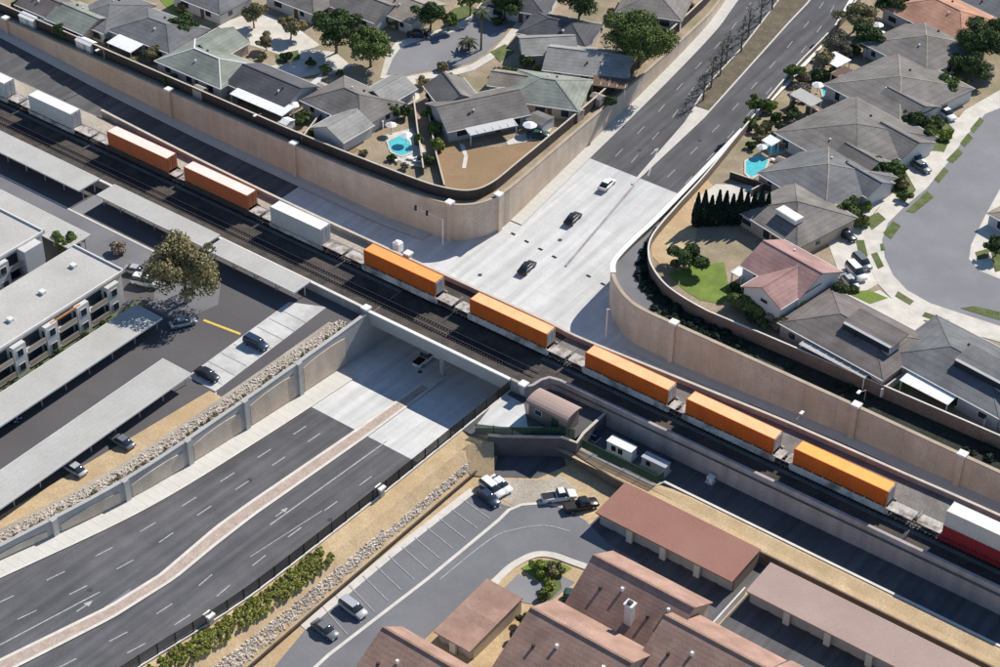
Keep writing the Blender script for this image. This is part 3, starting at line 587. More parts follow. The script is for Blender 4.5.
# ================================================================== BUILDINGS, helpers
def window(parent, c, w, h, face, m='glass', trim='trim', d=.06):
    """face: '-y', '+x', '+y', '-x' in the parent's frame; frame part with pane sub-part"""
    dx, dy = {'-y': (0, -1), '+y': (0, 1), '+x': (1, 0), '-x': (-1, 0)}[face]
    sz = (w, d, h) if dy else (d, w, h); c1 = (c[0]+dx*d*.5, c[1]+dy*d*.5, c[2]); sz1 = (w+.2, d, h+.2) if dy else (d, w+.2, h+.2)
    f = MB().box(c1, sz1).build('window', trim, parent); MB().box((c1[0]+dx*.02, c1[1]+dy*.02, c[2]), sz).build('pane', m, f); return f
def roof_mesh(L, Wd, ze, rise, kind, ov=.45, th=.18):
    a, c = L/2+ov, Wd/2+ov; zr_ = ze+rise; ze2 = ze-ov*rise/(Wd/2); b = MB()
    if kind == 'hip': r = max(.05, a-c); top = [(-r, 0, zr_), (r, 0, zr_)]
    elif kind == 'gable': top = [(-a, 0, zr_), (a, 0, zr_)]
    if kind in ('hip', 'gable'):
        e = [(-a, -c, ze2), (a, -c, ze2), (a, c, ze2), (-a, c, ze2)]
        vs = e+top+[(x, y, z-th) for x, y, z in e]+[(x, y, z-th) for x, y, z in top]
        fs = [(0, 1, 5, 4), (2, 3, 4, 5), (1, 2, 5), (3, 0, 4)] if kind == 'hip' else [(0, 1, 5, 4), (2, 3, 4, 5), (4, 10, 9, 3), (0, 6, 10, 4), (1, 5, 11, 7), (5, 2, 8, 11)]
        if kind == 'hip': fs += [(0, 6, 7, 1), (1, 7, 8, 2), (2, 8, 9, 3), (3, 9, 6, 0), (6, 10, 11, 7), (8, 11, 10, 9), (7, 11, 8), (9, 10, 6)]
        else: fs += [(0, 6, 7, 1), (2, 8, 9, 3), (6, 10, 11, 7), (8, 11, 10, 9)]
        return b.add(vs, fs)
    if kind == 'shed':      # high on the +y side
        vs = [(-a, -c, ze), (a, -c, ze), (a, c, zr_), (-a, c, zr_)]; vs += [(x, y, z-th) for x, y, z in vs]
        return b.add(vs, [(0, 1, 2, 3), (7, 6, 5, 4), (0, 4, 5, 1), (1, 5, 6, 2), (2, 6, 7, 3), (3, 7, 4, 0)])
    return b.box((0, 0, ze+.1), (2*a, 2*c, .22))
def block(t, L, Wd, eave, rise, kind, roof, wallm, off=(0, 0), ov=.45, rz=0.0, ridge=None):
    """one volume of a house: wall + roof (with ridge cap); returns (wall, roof)"""
    b = MB(); b.box((0, 0, eave/2), (L, Wd, eave))
    if kind == 'gable':
        for s in (-1, 1): b.add([(s*L/2, -Wd/2, eave), (s*L/2, Wd/2, eave), (s*L/2, 0, eave+rise-.12)], [(0, 1, 2)])
    w = b.build('wall', wallm, t); r = roof_mesh(L, Wd, eave+.1, rise, kind, ov).build('roof', roof, t)
    if kind in ('hip', 'gable'):
        hl = (L/2+ov) if kind == 'gable' else max(.1, L/2-Wd/2); rc = MB().bar((-hl, 0, eave+.1+rise), (hl, 0, eave+.1+rise), .3, .1)
        if kind == 'hip':
            ze2 = eave+.1-ov*rise/(Wd/2)
            for sx in (-1, 1):
                for sy in (-1, 1): rc.bar((sx*hl, 0, eave+.1+rise), (sx*(L/2+ov), sy*(Wd/2+ov), ze2), .24, .08)
        rc.build('ridge_cap', ridge or roof, r)
    if kind in ('hip', 'gable'):
        zg = eave+.1-ov*rise/(Wd/2)
        for s in (-1, 1): MB().box((0, s*(Wd/2+ov+.05), zg-.04), (L+2*ov, .12, .14)).build('gutter', 'trim', r)
    for o in (w, r): o.location = (off[0], off[1], 0); o.rotation_euler = (0, 0, rz)
    return w, r
def house(label, cpx, L, Wd, ang, roof, z0=0.0, eave=2.7, rise=1.7, kind='hip', wallm='stucco', name='house', cat='house', vents=2, wins=True, group=None, ridge=None, seed=0):
    p = at(cpx[0], cpx[1], z0+eave+rise*.55); t = thing(name, label, cat, (p[0], p[1], z0), math.radians(ang), group)
    w, r = block(t, L, Wd, eave, rise, kind, roof, wallm, ridge=ridge)
    rr = random.Random(hash(label) % 999 if False else len(label)*7+seed)
    if wins:
        n = max(1, int(L/5))
        for i in range(n):
            x = -L/2+L*(i+.5)/n
            if eave > 4: window(t, (x, -Wd/2, 4.0), 1.1, 1.1, '-y')
            window(t, (x, -Wd/2, 1.55), rr.choice([1.2, 1.6, 2.2]), rr.choice([1.1, 1.2, 1.8]), '-y'); window(t, (x, Wd/2, 1.55), 1.5, 1.1, '+y')
        for s in ('+x', '-x'): window(t, ((L/2 if s == '+x' else -L/2), rr.uniform(-.25, .25)*Wd, 1.55), 1.4, 1.1, s)
        MB().box((L*.12, -Wd/2-.04, 1.05), (1.0, .08, 2.1)).build('door', 'wood', t)
    for i in range(vents):
        x = rr.uniform(-.3, .3)*L; y = rr.choice([-1, 1])*rr.uniform(.12, .3)*Wd; z = eave+.1+rise*(1-abs(y)/(Wd/2))
        if kind == 'hip' and abs(x) > L/2-Wd/2: x *= .3
        MB().box((x, y, z+.12), (.35, .35, .5)).build('roof_vent', 'trim' if i % 2 else 'car_dark', r)
    return t
def chimney(t, x, y, z0, h, m='stucco', parent=None, w=.9):
    c = MB().box((x, y, z0+h/2), (w, w, h)).build('chimney', m, parent or t); MB().box((x, y, z0+h+.08), (w+.25, w+.25, .16)).build('chimney_cap', 'trim', c if not parent else parent)
def patio(label, cpx, L, Wd, ang, z0=0.0, h=2.5, m='c_whiteroof', slope=.35, name='patio_cover'):
    p = at(cpx[0], cpx[1], z0+h); t = thing(name, label, 'patio cover', (p[0], p[1], z0), math.radians(ang))
    roof_mesh(L, Wd, h, slope, 'shed', .1, .12).build('roof', m, t)
    for sx in (-1, 1):
        for sy in (-1, 1): MB().box((sx*(L/2-.15), sy*(Wd/2-.15), h/2), (.16, .16, h-.02 if sy < 0 else h+slope-.2)).build('post', 'trim', t)
    for k in range(int(L/1.6)+1): MB().box((-L/2+.1+k*(L-.2)/int(L/1.6), 0, h-.05+slope*.35), (.08, Wd-.3, .12)).build('rafter', 'trim', t)
    return t
# ------------------------------------------------------------------ west lot: carports, flats, parking
def carport(label, x0, x1, y0, y1, z0=-1.2, h=2.55, along='x'):
    t = thing('carport', label, 'carport', ((x0+x1)/2, (y0+y1)/2, z0)); L, D = x1-x0, y1-y0
    MB().box((0, 0, h+.09), (L, D, .18)).build('roof', 'r_port', t)
    f = [((0, s*(D/2-.03), h+.02), (L+.06, .07, .34)) for s in (-1, 1)]+[((s*(L/2-.03), 0, h+.02), (.07, D-.1, .34)) for s in (-1, 1)]
    for c, d in f: MB().box(c, d).build('fascia', 'trim', t)
    n = int((L if along == 'x' else D)/5.4)+1; post = None
    for i in range(n+1):
        u = -.5+i/n
        for s in (-1, 1):
            c = (u*(L-.8), s*(D/2-1.2)) if along == 'x' else (s*(L/2-1.2), u*(D-.8))
            if post is None: post = MB().box((0, 0, h/2), (.15, .15, h)).build('post', 'greyconc', t); q = post
            else: q = post.copy(); COL.objects.link(q); q.parent = t
            q.location = (c[0], c[1], 0)
    return t
carport('long pale flat carport along the rail wall, ending at the gap by the tail containers', -140, -86.6, -14.6, -9.3)
carport('pale flat carport along the rail wall beside the big olive tree', -82.9, -55.7, -13.6, -9.0)
carport('pale flat carport along the rail wall ending at the bare parking stalls', -54.6, -33.4, -13.9, -9.6)
carport('pale carport between the white flats and the driveway', -52.6, -46.2, -96, -33.0, along='y')
carport('long pale carport beside the rubble slope above the lower road', -38.2, -31.6, -110, -40.8, along='y')
PZ = -1.2
sheet('parking_stalls', [(-34.2, -39.5), (-27.8, -39.5), (-28.6, -11.0), (-34.8, -13.9)], PZ+.02, 'stall', px=False)
sheet('kerb', [(-30.2, -120), (-29.8, -120), (-27.2, -39.8), (-27.6, -39.5)], PZ+.03, 'kerb', px=False)
structure('bank', strip(lambda y: float(np.interp(y, [-120, -40], [-37, -28.6])), lambda y: xof(SWW, y)-4.6, rng_(-120, -40, 8), lambda x, y: -1.09), 'dirt')
sheet('kerb', [(-140, -17.6), (-55, -17.6), (-55, -17.2), (-140, -17.2)], PZ+.03, 'kerb', px=False)
sheet('driveway', [(-140, -22.4), (-56, -25.4), (-52, -30), (-46, -30), (-44, -22), (-48, -17.2), (-140, -17.2)], PZ+.012, 'asphalt_grey', px=False)
sheet('pavement', [(-86.4, -17.2), (-83.2, -17.2), (-83.2, -9.5), (-86.4, -9.5)], PZ+.03, 'asphalt_pale', px=False)
for k in range(8): MB().box((-31.2, -37.5+k*3.0, PZ+.055), (6.0, .12, .012)).build('stall_line', 'paint', bpy.data.objects['parking_stalls'])
sheet('painted_line', [(204, 319), (241, 333), (240, 335), (203, 321)], PZ+.03, 'paint_y')
sheet('planting_bed', [(-55.8, -96), (-53, -96), (-53, -34), (-50, -31), (-56, -30)], PZ+.03, 'lawn', px=False)
def flats(label, x0, x1, y0, y1, zt, bays):
    t = thing('apartment_block', label, 'apartment block', (x1, y1, PZ)); H = zt-PZ; L = x1-x0; D = y1-y0
    MB().box((-L/2, -D/2, H/2), (L, D, H)).build('wall', 'stucco', t); r = MB().box((-L/2, -D/2, H+.12), (L+1.0, D+1.0, .24)).build('roof', 'r_flat', t)
    for c, d in (((-L/2, .35, H+.4), (L+1.0, .25, .36)), ((.35, -D/2, H+.4), (.25, D+1.0, .36)), ((-L/2, -D-.35, H+.4), (L+1, .25, .36))): MB().box(c, d).build('parapet', 'trim', r)
    for k in range(int(D/9)):
        MB().box((-L*.5+((k*37) % 5-2)*.8, -4-k*8.5, H+.5), (1.1, .9, .6)).build('roof_vent', 'trim', r)
    for k in range(bays):      # +x front: projecting white bays with windows, recessed balconies between
        yc = -3.2-k*7.0
        bw = MB().box((.7, yc, H/2-.15), (1.4, 2.6, H-.3)).build('bay', 'stucco', t)
        for z in (1.6, 4.5):
            window(bw, (1.4, yc, z), 1.2, 1.3, '+x'); window(bw, (.7, yc-1.3, z), .7, 1.4, '-y')
        for z in (1.5, 4.4):
            rc = MB().box((.04, yc-3.4, z), (.1, 3.4, 2.3)).build('balcony_opening', 'glass', t)
            MB().box((.75, yc-3.5, z-1.0), (1.3, 4.0, .18)).build('balcony_slab', 'stucco', rc); MB().box((1.35, yc-3.5, z-.5), (.08, 4.0, .95)).build('balcony_rail', 'stucco_t', rc)
        if k == 1: MB().box((1.0, yc-3.5, H-.35), (.25, 6.5, .3)).build('beam', 'orangewood', t)
    for i in range(3):
        for z in (1.6, 4.4): window(t, (-L*(i+.5)/3, 0, z), 1.6, 1.2, '+y'); window(t, (-L*(i+.5)/3, -D, z), 1.6, 1.2, '-y')
    return t
flats('white two storey flats with flat gravel roof facing a carport', -69.0, -57.4, -100, -31.3, 5.1, 9)
flats('white flats with pale flat roof behind the other block, next to the driveway', -140, -77.2, -47, -31.6, 5.1, 2)
carport('pale carport across the drive in front of the rear flats', -140, -74.2, -28.6, -23.2)
wbx = MB().box((-76.0, -35.5, 2.0), (2.2, 4.0, 6.4)).build('stair_tower', 'stucco'); tag(wbx, 'white stair tower at the corner between the two flats', 'tower')
# ================================================================== RESIDENTIAL SIDE
# ------- north-west streets and yards
sheet('street', [(385, 74), (392, 58), (400, 46), (425, 38), (455, 30), (480, 14), (495, -8), (560, -60), (600, -60), (540, -5), (515, 18), (500, 38), (487, 52), (470, 62), (452, 68), (425, 71), (405, 75)], .03, 'asphalt_pale')
sheet('pavement', [(380, 78), (386, 55), (396, 42), (425, 33), (452, 26), (474, 12), (490, -10), (496, -10), (482, 14), (456, 31), (425, 39), (401, 47), (393, 58), (386, 75), (405, 77), (425, 73), (452, 70), (472, 64), (490, 53), (504, 38), (520, 18), (526, 22), (508, 44), (494, 58), (474, 70), (452, 76), (425, 79)], .05, 'drive')
sheet('driveway', [(375, 92), (392, 76), (415, 78), (420, 98), (408, 108)], .06, 'drive')
sheet('driveway', [(300, 48), (335, 52), (352, 66), (330, 75), (300, 62)], .06, 'drive')
sheet('driveway', [(215, 25), (260, 10), (300, 30), (320, 45), (290, 58), (250, 45)], .05, 'drive')
sheet('driveway', [(270, 66), (300, 60), (335, 70), (300, 78)], .06, 'drive')
sheet('lawn', [(160, 0), (190, -5), (200, 8), (175, 16)], .05, 'lawn_b')
sheet('lawn', [(275, 55), (298, 50), (300, 58), (278, 66)], .06, 'lawn')
sheet('lawn', [(455, 8), (470, 4), (478, 10), (462, 20), (448, 24), (446, 14)], .06, 'lawn')
sheet('lawn', [(490, 52), (505, 44), (515, 52), (500, 62)], .06, 'lawn')
sheet('dry_lawn', [(432, 146), (452, 140), (470, 146), (500, 147), (548, 138), (520, 168), (500, 186), (478, 193), (455, 192), (442, 186)], .04, 'drylawn')
sheet('garden_path', [(459, 143), (464, 144), (468, 156), (466, 168), (462, 168), (464, 156)], .06, 'drive')
sheet('patio_slab', [(385, 135), (412, 128), (425, 150), (428, 168), (405, 165), (388, 150)], .04, 'drive')
sheet('garden_path', [(505, 140), (528, 132), (540, 124), (552, 128), (545, 138), (525, 142), (508, 145)], .06, 'drive')
sheet('yard', [(305, 140), (330, 130), (360, 150), (340, 158)], .03, 'drylawn')
def pool(label, pts, z=0.0):
    P = W(pts, z); c = (sum(p[0] for p in P)/len(P), sum(p[1] for p in P)/len(P)); t = thing('swimming_pool', label, 'pool', (c[0], c[1], z))
    Q = [(p[0]-c[0], p[1]-c[1]) for p in P]; MB().prism([(x*1.18, y*1.18) for x, y in Q], .005, .14).build('coping', 'drive', t); MB().poly(Q, .16).build('water', 'water', t)
pool('small turquoise pool in the yard behind the grey house by the curved wall', [(388, 142), (400, 136), (410, 142), (412, 152), (402, 156), (392, 152)])
H = house
H('small brown roofed house at the far end of the garden fence', (46, 0), 10, 8, 0, 'r_brown', kind='gable', wallm='stucco_t')
H('house with small green-grey roof near white sheds by the fence', (80, 14), 11, 9, 0, 'r_green', kind='gable', wallm='stucco_t')
H('slate roofed house between green-grey roof and white roof strip', (110, 8), 11, 15, 2, 'r_blue')
H('wide slate hip roofed house beside the olive shrubs', (158, 25), 17, 12, 3, 'r_blue', rise=2.0)
t = H('green-grey hip roofed house with pale ridge near the fence', (207, 58), 18, 11, 0, 'r_green', rise=2.2, ridge='trim'); block(t, 9, 9, 2.7, 1.9, 'gable', 'r_green', 'stucco_t', (-4, 7), rz=math.radians(90))
H('charcoal gable roofed house with deep shade beside it', (272, 80), 15, 10, 0, 'r_dk', kind='gable', rise=2.0, wallm='stucco_g')
patio('pale patio roof with white half behind the charcoal roofed house', (262, 101), 14, 3.6, 0)
t = H('grey hip roofed house with two pale wings by the turquoise pool', (352, 96), 16, 12, -3, 'r_grey', rise=2.3); block(t, 8, 7, 2.7, 1.7, 'gable', 'r_lt', 'stucco', (2.5, 8.0), rz=math.radians(90)); block(t, 8, 8, 2.7, 1.8, 'gable', 'r_lt', 'stucco', (5.0, -8), rz=math.radians(90))
t = H('grey gabled house with pale patio roof over the dry lawn', (478, 103), 17, 11, 60, 'r_grey', kind='gable', rise=2.4, wallm='stucco_g'); block(t, 9, 8, 2.9, 2.1, 'gable', 'r_grey', 'stucco', (-2.5, 7.5), rz=math.radians(90))
patio('pale grey patio roof over the dry lawn of the grey gabled house', (489, 124), 10, 5, 60, m='c_white')
t = H('slate green hip roofed house behind the dark shrub and white parasol', (548, 84), 15, 12, 22, 'r_green', rise=2.4, wallm='stucco_t'); block(t, 7, 6, 2.6, 1.4, 'gable', 'r_tan', 'stucco_t', (-8.5, 2))
t = H('light grey gable roofed house in front of the large tree by the upper road', (590, 56), 17, 11, 24, 'r_lt', kind='gable', rise=2.2); block(t, 11, 8, 2.7, 1.6, 'gable', 'r_lt', 'stucco_g', (-10, 5), rz=math.radians(20))
patio('brown timber pergola between light grey roof and road fence', (610, 82), 7, 4, 24, m='wood')
H('dark slate roofed house behind the light grey gables', (560, 24), 15, 10, 15, 'r_dk', rise=1.9, wallm='stucco_g')
H('pinkish grey roofed house across the street from the twin tree', (366, 0), 13, 10, 0, 'r_warm', kind='gable', rise=2.0)
H('warm grey gable beside a deep shaded yard across the street', (408, 2), 11, 11, 0, 'r_tan', kind='gable', rise=2.0)
H('dark roofed house at the top of the street beyond the palms', (520, -4), 14, 10, 20, 'r_dk')
H('grey roofed house beyond the large tree by the upper road fence', (655, 0), 14, 11, 20, 'r_warm')
H('grey roofed house behind the twin street trees', (305, -8), 14, 10, 0, 'r_grey')
H('slate roofed house behind the bright lawn', (212, -8), 14, 10, 0, 'r_blue')
def shed(label, px, py, L, Wd, h=2.0, z0=0.0, m='trim', roof='c_whiteroof', ang=0):
    p = at(px, py, z0+h); t = thing('garden_shed', label, 'shed', (p[0], p[1], z0), math.radians(ang)); MB().box((0, 0, h/2), (L, Wd, h)).build('wall', m, t); roof_mesh(L, Wd, h, .4, 'gable', .12, .06).build('roof', roof, t); MB().box((L*.1, -Wd/2-.02, .85), (.8, .05, 1.7)).build('door', 'stucco_g', t)
shed('white garden shed at the fence below the brown roofed house', 30, 16, 4.5, 2.5); shed('white garden shed next to the green-grey roof', 50, 20, 4, 3); shed('low white shed beside the fence near the slate roof', 86, 41, 4.5, 2)
patio('white patio cover on the slate roofed house by olive shrubs', (125, 44), 7, 3.6, 0)
shed('small white shed by the fence near charcoal roof', 287, 121, 1.8, 2.5); shed('grey shed roof by the path to the parked green car', 540, 118, 4, 4, 2.2, roof='r_grey')
# ------- north-east cul-de-sac
sheet('street', [(1000, 108), (985, 114), (966, 136), (946, 165), (926, 189), (905, 206), (888, 223), (882, 240), (885, 258), (893, 275), (907, 290), (930, 303), (960, 313), (1000, 326), (1060, 345), (1200, 402), (1200, 352), (1060, 300), (1000, 279), (980, 271), (969, 259), (971, 245), (985, 216), (1000, 189), (1060, 100), (1150, -40), (1090, -40), (1045, 40)], .04, 'asphalt_pale')
sheet('pavement', [(1000, 90), (965, 110), (948, 132), (928, 160), (905, 184), (882, 204), (868, 222), (864, 240), (868, 262), (878, 284), (896, 303), (925, 320), (965, 332), (1000, 342), (1060, 362), (1200, 419), (1200, 402), (1060, 345), (1000, 326), (960, 313), (930, 303), (907, 290), (893, 275), (885, 258), (882, 240), (888, 223), (905, 206), (926, 189), (946, 165), (966, 136), (985, 114), (1000, 108)], .06, 'drive')
sheet('pavement', [(1075, 90), (1060, 100), (1000, 189), (985, 216), (971, 245), (969, 259), (980, 271), (1000, 279), (1060, 300), (1080, 292), (1030, 240)], .06, 'drive')
sheet('driveway', [(905, 135), (935, 112), (960, 118), (938, 160), (905, 186), (880, 206), (866, 222), (862, 242), (852, 238), (843, 225), (855, 200), (880, 170)], .03, 'drive')
sheet('driveway', [(824, 232), (845, 222), (866, 228), (868, 262), (878, 284), (850, 300), (838, 270)], .03, 'drive')
sheet('driveway', [(905, 310), (925, 322), (950, 328), (940, 345), (918, 352), (905, 345)], .06, 'drive')
sheet('driveway', [(845, 300), (880, 290), (900, 305), (925, 320), (905, 326), (870, 310)], .06, 'drive')
for i, pts in enumerate([[(883, 233), (893, 221), (901, 226), (891, 239)], [(871, 254), (877, 252), (884, 266), (878, 269)], [(906, 211), (927, 191), (934, 197), (914, 213)], [(946, 160), (958, 148), (963, 153), (953, 163)], [(960, 143), (968, 133), (973, 138), (965, 147)],
  [(926, 130), (945, 120), (955, 130), (944, 152), (930, 150)], [(893, 178), (905, 170), (916, 190), (905, 202), (890, 190)], [(864, 219), (878, 212), (886, 219), (872, 230)], [(993, 222), (1000, 215), (1010, 225), (1000, 232)], [(975, 252), (990, 248), (988, 258), (978, 260)], [(1000, 320), (960, 308), (975, 306), (1000, 312)], [(990, 246), (1010, 240), (1010, 268), (995, 272)], [(934, 179), (944, 167), (949, 171), (939, 183)], [(970, 129), (980, 117), (984, 121), (974, 133)], [(898, 291), (914, 301), (910, 305), (895, 296)], [(880, 244), (883, 243), (885, 250), (881, 251)], [(925, 312), (950, 320), (946, 324), (922, 316)], [(856, 240), (864, 240), (868, 256), (860, 258)]]):
    sheet('lawn', pts, .09, 'lawn')
sheet('lawn', [(668, 274), (690, 266), (724, 262), (730, 292), (722, 304), (700, 300), (683, 289)], .03, 'lawn_b')
sheet('yard', [(650, 238), (664, 218), (690, 192), (708, 180), (716, 190), (700, 215), (694, 246), (664, 268), (652, 256)], .02, 'dirt')
sheet('lawn', [(845, 292), (870, 290), (888, 298), (870, 304)], .07, 'lawn_b'); sheet('lawn', [(887, 392), (908, 373), (925, 366), (922, 376), (903, 398)], .04, 'lawn_b'); sheet('lawn', [(990, 420), (1010, 405), (1020, 425), (1005, 432)], .04, 'lawn_b')
sheet('garden_path', [(882, 386), (915, 362), (919, 366), (889, 390)], .06, 'drive')
sheet('garden_path', [(980, 415), (1000, 395), (1004, 399), (986, 420)], .06, 'drive')
pool('turquoise pool beside the tan wall under a grey roof', [(746, 162), (758, 155), (768, 161), (764, 171), (752, 178), (746, 173)])
pool('pool with pale deck between grey roofs and road fence', [(822, 90), (835, 84), (846, 92), (838, 100), (824, 98)])
pool('small pool in the leafy yard near the terracotta roof', [(888, 18), (900, 12), (908, 22), (897, 30)])
pool('spa pool beside the tan wall near white loungers', [(766, 146), (780, 144), (784, 152), (770, 155)])
t = H('warm grey roofed house with white skylight beside the cypress row', (797, 207), 15, 15, -14, 'r_warm', rise=2.6, eave=3.0, wallm='stucco_t')
sk = MB().box((1.5, -3.6, 4.95), (5.0, 2.2, .9)).build('skylight', 'trim', t); MB().box((1.5, -3.6, 5.43), (4.6, 1.9, .05)).build('glazing', 'c_whiteroof', sk)
t = H('slate hip roofed house with tan ridges behind the skylight roof', (828, 169), 17, 19, -14, 'r_blue', rise=2.5, ridge='r_tan', wallm='stucco_t'); block(t, 8, 7, 2.8, 1.6, 'gable', 'r_blue', 'stucco', (5.5, 4))
t = H('large grey roofed house with dark court in the row along the cul-de-sac', (857, 129), 20.5, 23, -14, 'r_grey', rise=2.4, eave=2.9); block(t, 9, 9, 2.9, 1.8, 'gable', 'r_grey', 'stucco', (6.5, 5)); block(t, 8, 8, 2.9, 1.7, 'gable', 'r_warm', 'stucco', (6.8, -6))
t = H('grey roofed house with pale ridge line behind the dark court', (900, 81), 19.5, 22, -14, 'r_grey', rise=2.3, eave=2.9, ridge='r_tan'); block(t, 9, 9, 2.9, 1.8, 'gable', 'r_grey', 'stucco', (5.5, -4.5))
t = H('slate grey roofed house next to the terracotta roof', (926, 40), 17, 19, -14, 'r_grey', rise=2.2, eave=2.9, ridge='r_tan')
H('terracotta tiled house at the head of the cul-de-sac row', (947, 10), 22, 15, -14, 'r_terra', rise=2.6, eave=3.4)
H('slate roofed house beyond the terracotta tiles', (1000, 0), 18, 13, -14, 'r_blue', rise=2.3)
t = H('two storey house with pink red tiled cross gables and white walls', (792, 262), 12.5, 11, -10, 'r_red', rise=2.4, eave=4.9, kind='gable'); block(t, 10, 8, 4.9, 2.0, 'gable', 'r_red', 'stucco', (2.0, -5.0), rz=math.radians(90))
window(t, (2.5, -10.02, 4.2), 1.5, .7, '-y')
t = H('brown grey roofed house with clerestory face blackened as shade by the verge', (857, 327), 21, 14, -8, 'r_brown', rise=1.9, eave=3.0, kind='hip', wallm='stucco_t')
for tt, lab in ((t, 0),):
    MB().box((3.4, -.9, 4.6), (9.5, 3.0, 1.6)).build('clerestory', 'stucco_g', tt); r2 = roof_mesh(9.6, 4.4, 5.35, .5, 'shed', .2).build('clerestory_roof', 'r_brown', tt); r2.location = (3.4, .2, 0); window(tt, (3.4, -2.4, 4.85), 9.2, .95, '-y', trim='black')  # black glass strip paints the shade on the roof step's wall face
t = H('slate grey roofed house with clerestory face blackened as shade and white pergola', (968, 360), 22, 15, -8, 'r_blue', rise=1.9, eave=3.0, kind='hip', wallm='stucco_g')
MB().box((4.5, -1.6, 4.55), (10.5, 3.0, 1.6)).build('clerestory', 'stucco_g', t); r2 = roof_mesh(10.6, 4.4, 5.3, .5, 'shed', .2).build('clerestory_roof', 'r_blue', t); r2.location = (4.5, -.5, 0); window(t, (4.5, -3.1, 4.8), 10.2, .95, '-y', trim='black')  # step face blackened here too, shade put into the glass strip
patio('pale lattice patio roof at the verge fence behind the brown grey roof', (843, 352), 13, 6.5, -6, m='r_port'); patio('white pergola against the verge fence', (931, 386), 9, 4.2, -6)
H('grey roofed house beyond the curve of the cul-de-sac', (1040, 400), 18, 14, -8, 'r_grey'); H('tan roofed house on the inside of the cul-de-sac', (1050, 215), 16, 14, -14, 'r_tan')
patio('white gazebo by the road fence near the pool deck', (836, 60), 4.5, 4, -14); patio('dark canopy by the pool deck', (848, 76), 6, 4, -14, m='wood'); patio('lime canopy by the pool between trees', (864, 42), 4.5, 4, -14, m='lawn'); patio('white umbrella canopy beside small pool', (788, 136), 3.5, 2.6, -14); patio('white canopy near the spa pool', (771, 141), 2.6, 2.2, -14)
patio('white cover against the wall of the red tiled house', (748, 268), 2.5, 6, -10); patio('pale shade sail between pool deck and grey roofs', (806, 98), 6, 3, -14, m='r_port'); patio('white shade at the poolside by grey roof', (885, 38), 4, 3, -14)

sheet('patio_slab', [(694, 200), (716, 184), (770, 186), (768, 214), (700, 222)], .035, 'drive')
# boundary fences between the gardens
for pts, lab in [([(238, 98), (262, 84)], 'low tan garden wall between the green-grey and charcoal roofed houses'), ([(302, 138), (322, 112)], 'low tan garden wall beside the round green shrub'), ([(424, 168), (418, 128), (414, 96)], 'low tan garden wall beside the turquoise pool'), ([(445, 185), (436, 150), (428, 108)], 'low tan garden wall along the shrub boundary'), ([(548, 112), (520, 92), (505, 78)], 'low tan garden wall between the gabled and slate green houses'),
  ([(176, 66), (195, 78)], 'low tan wall by the olive shrub'), ([(752, 190), (790, 170)], 'low tan garden wall beside the skylight house pool'), ([(730, 172), (790, 192)], 'low dark wall behind the cypress row'), ([(776, 142), (812, 150)], 'low tan garden wall by the spa pool'), ([(806, 106), (840, 120)], 'low tan garden wall by the shade sail'), ([(836, 66), (870, 78)], 'low tan garden wall below the dark canopy'), ([(882, 390), (918, 362)], 'white garden wall between the brown and slate roofed houses'), ([(985, 420), (1010, 396)], 'white garden wall beside the slate roofed house')]:
    P_ = [at(x, y, 1.5)[:2] for x, y in pts]; wall('garden_wall', lab, P_, .2, K(1.5), K(-.1), 'trim' if 'white' in lab else 'fence_tan' if 'dark' not in lab else 'fence', -.03, 'cap', .28, .08, 'wall')

def parasol(label, px, py, r, m, z0=0.06):
    p = at(px, py, z0+2.2); t = thing('parasol', label, 'parasol', (p[0], p[1], z0)); MB().cyl((0, 0, 0), .05, 2.3, 6).build('pole', 'steel', t); MB().cyl((0, 0, 2.0), r, .55, 8, .05).build('canopy', m, t); MB().cyl((0, 0, 0), .3, .12, 8).build('base', 'greyconc', t)
for a_ in [('white parasol by the turquoise pool near the low garden wall', 406, 134, 1.3, 'c_whiteroof'), ('white parasol on the path near the parked green car', 530, 124, 1.5, 'c_whiteroof'), ('pinkish parasol beside the turquoise pool', 391, 124, 1.2, 'c_rustroof'), ('white parasol beside the long grey roofs pool deck', 818, 84, 1.3, 'c_whiteroof'), ('white parasol beside the wall pool', 762, 146, 1.1, 'c_whiteroof'), ('white parasol in the leafy yard by small pool', 878, 24, 1.3, 'c_whiteroof'), ('white parasol behind the charcoal roofed house', 293, 104, 1.4, 'c_whiteroof')]: parasol(*a_)
def lounger(label, px, py, ang, m='c_whiteroof'):
    p = at(px, py, .4); t = thing('sun_lounger', label, 'lounger', (p[0], p[1], .08), math.radians(ang)); MB().box((-.3, 0, .35), (1.3, .65, .1)).build('seat', m, t); q = MB().box((0, 0, 0), (.75, .65, .1)).build('backrest', m, t); q.location = (.62, 0, .52); q.rotation_euler = (0, -.6, 0)
    for x in (-.8, .5):
        for y in (-.25, .25): MB().box((x, y, .15), (.06, .06, .32)).build('leg', 'steel', t)
for i, a_ in enumerate([(412, 158, 20), (418, 161, 20), (396, 160, 0), (748, 178, 30), (776, 160, 10), (843, 104, 20), (850, 100, 20), (900, 34, 0)]): lounger('white sun lounger on the deck beside the %s' % ['turquoise pool, near the shrubs', 'turquoise pool, beside another lounger', 'turquoise pool, nearest the curved fence', 'wall pool under the grey roof', 'spa pool end', 'deck pool by the grey roofs', 'deck pool, second of two', 'small leafy pool'][i], *a_)
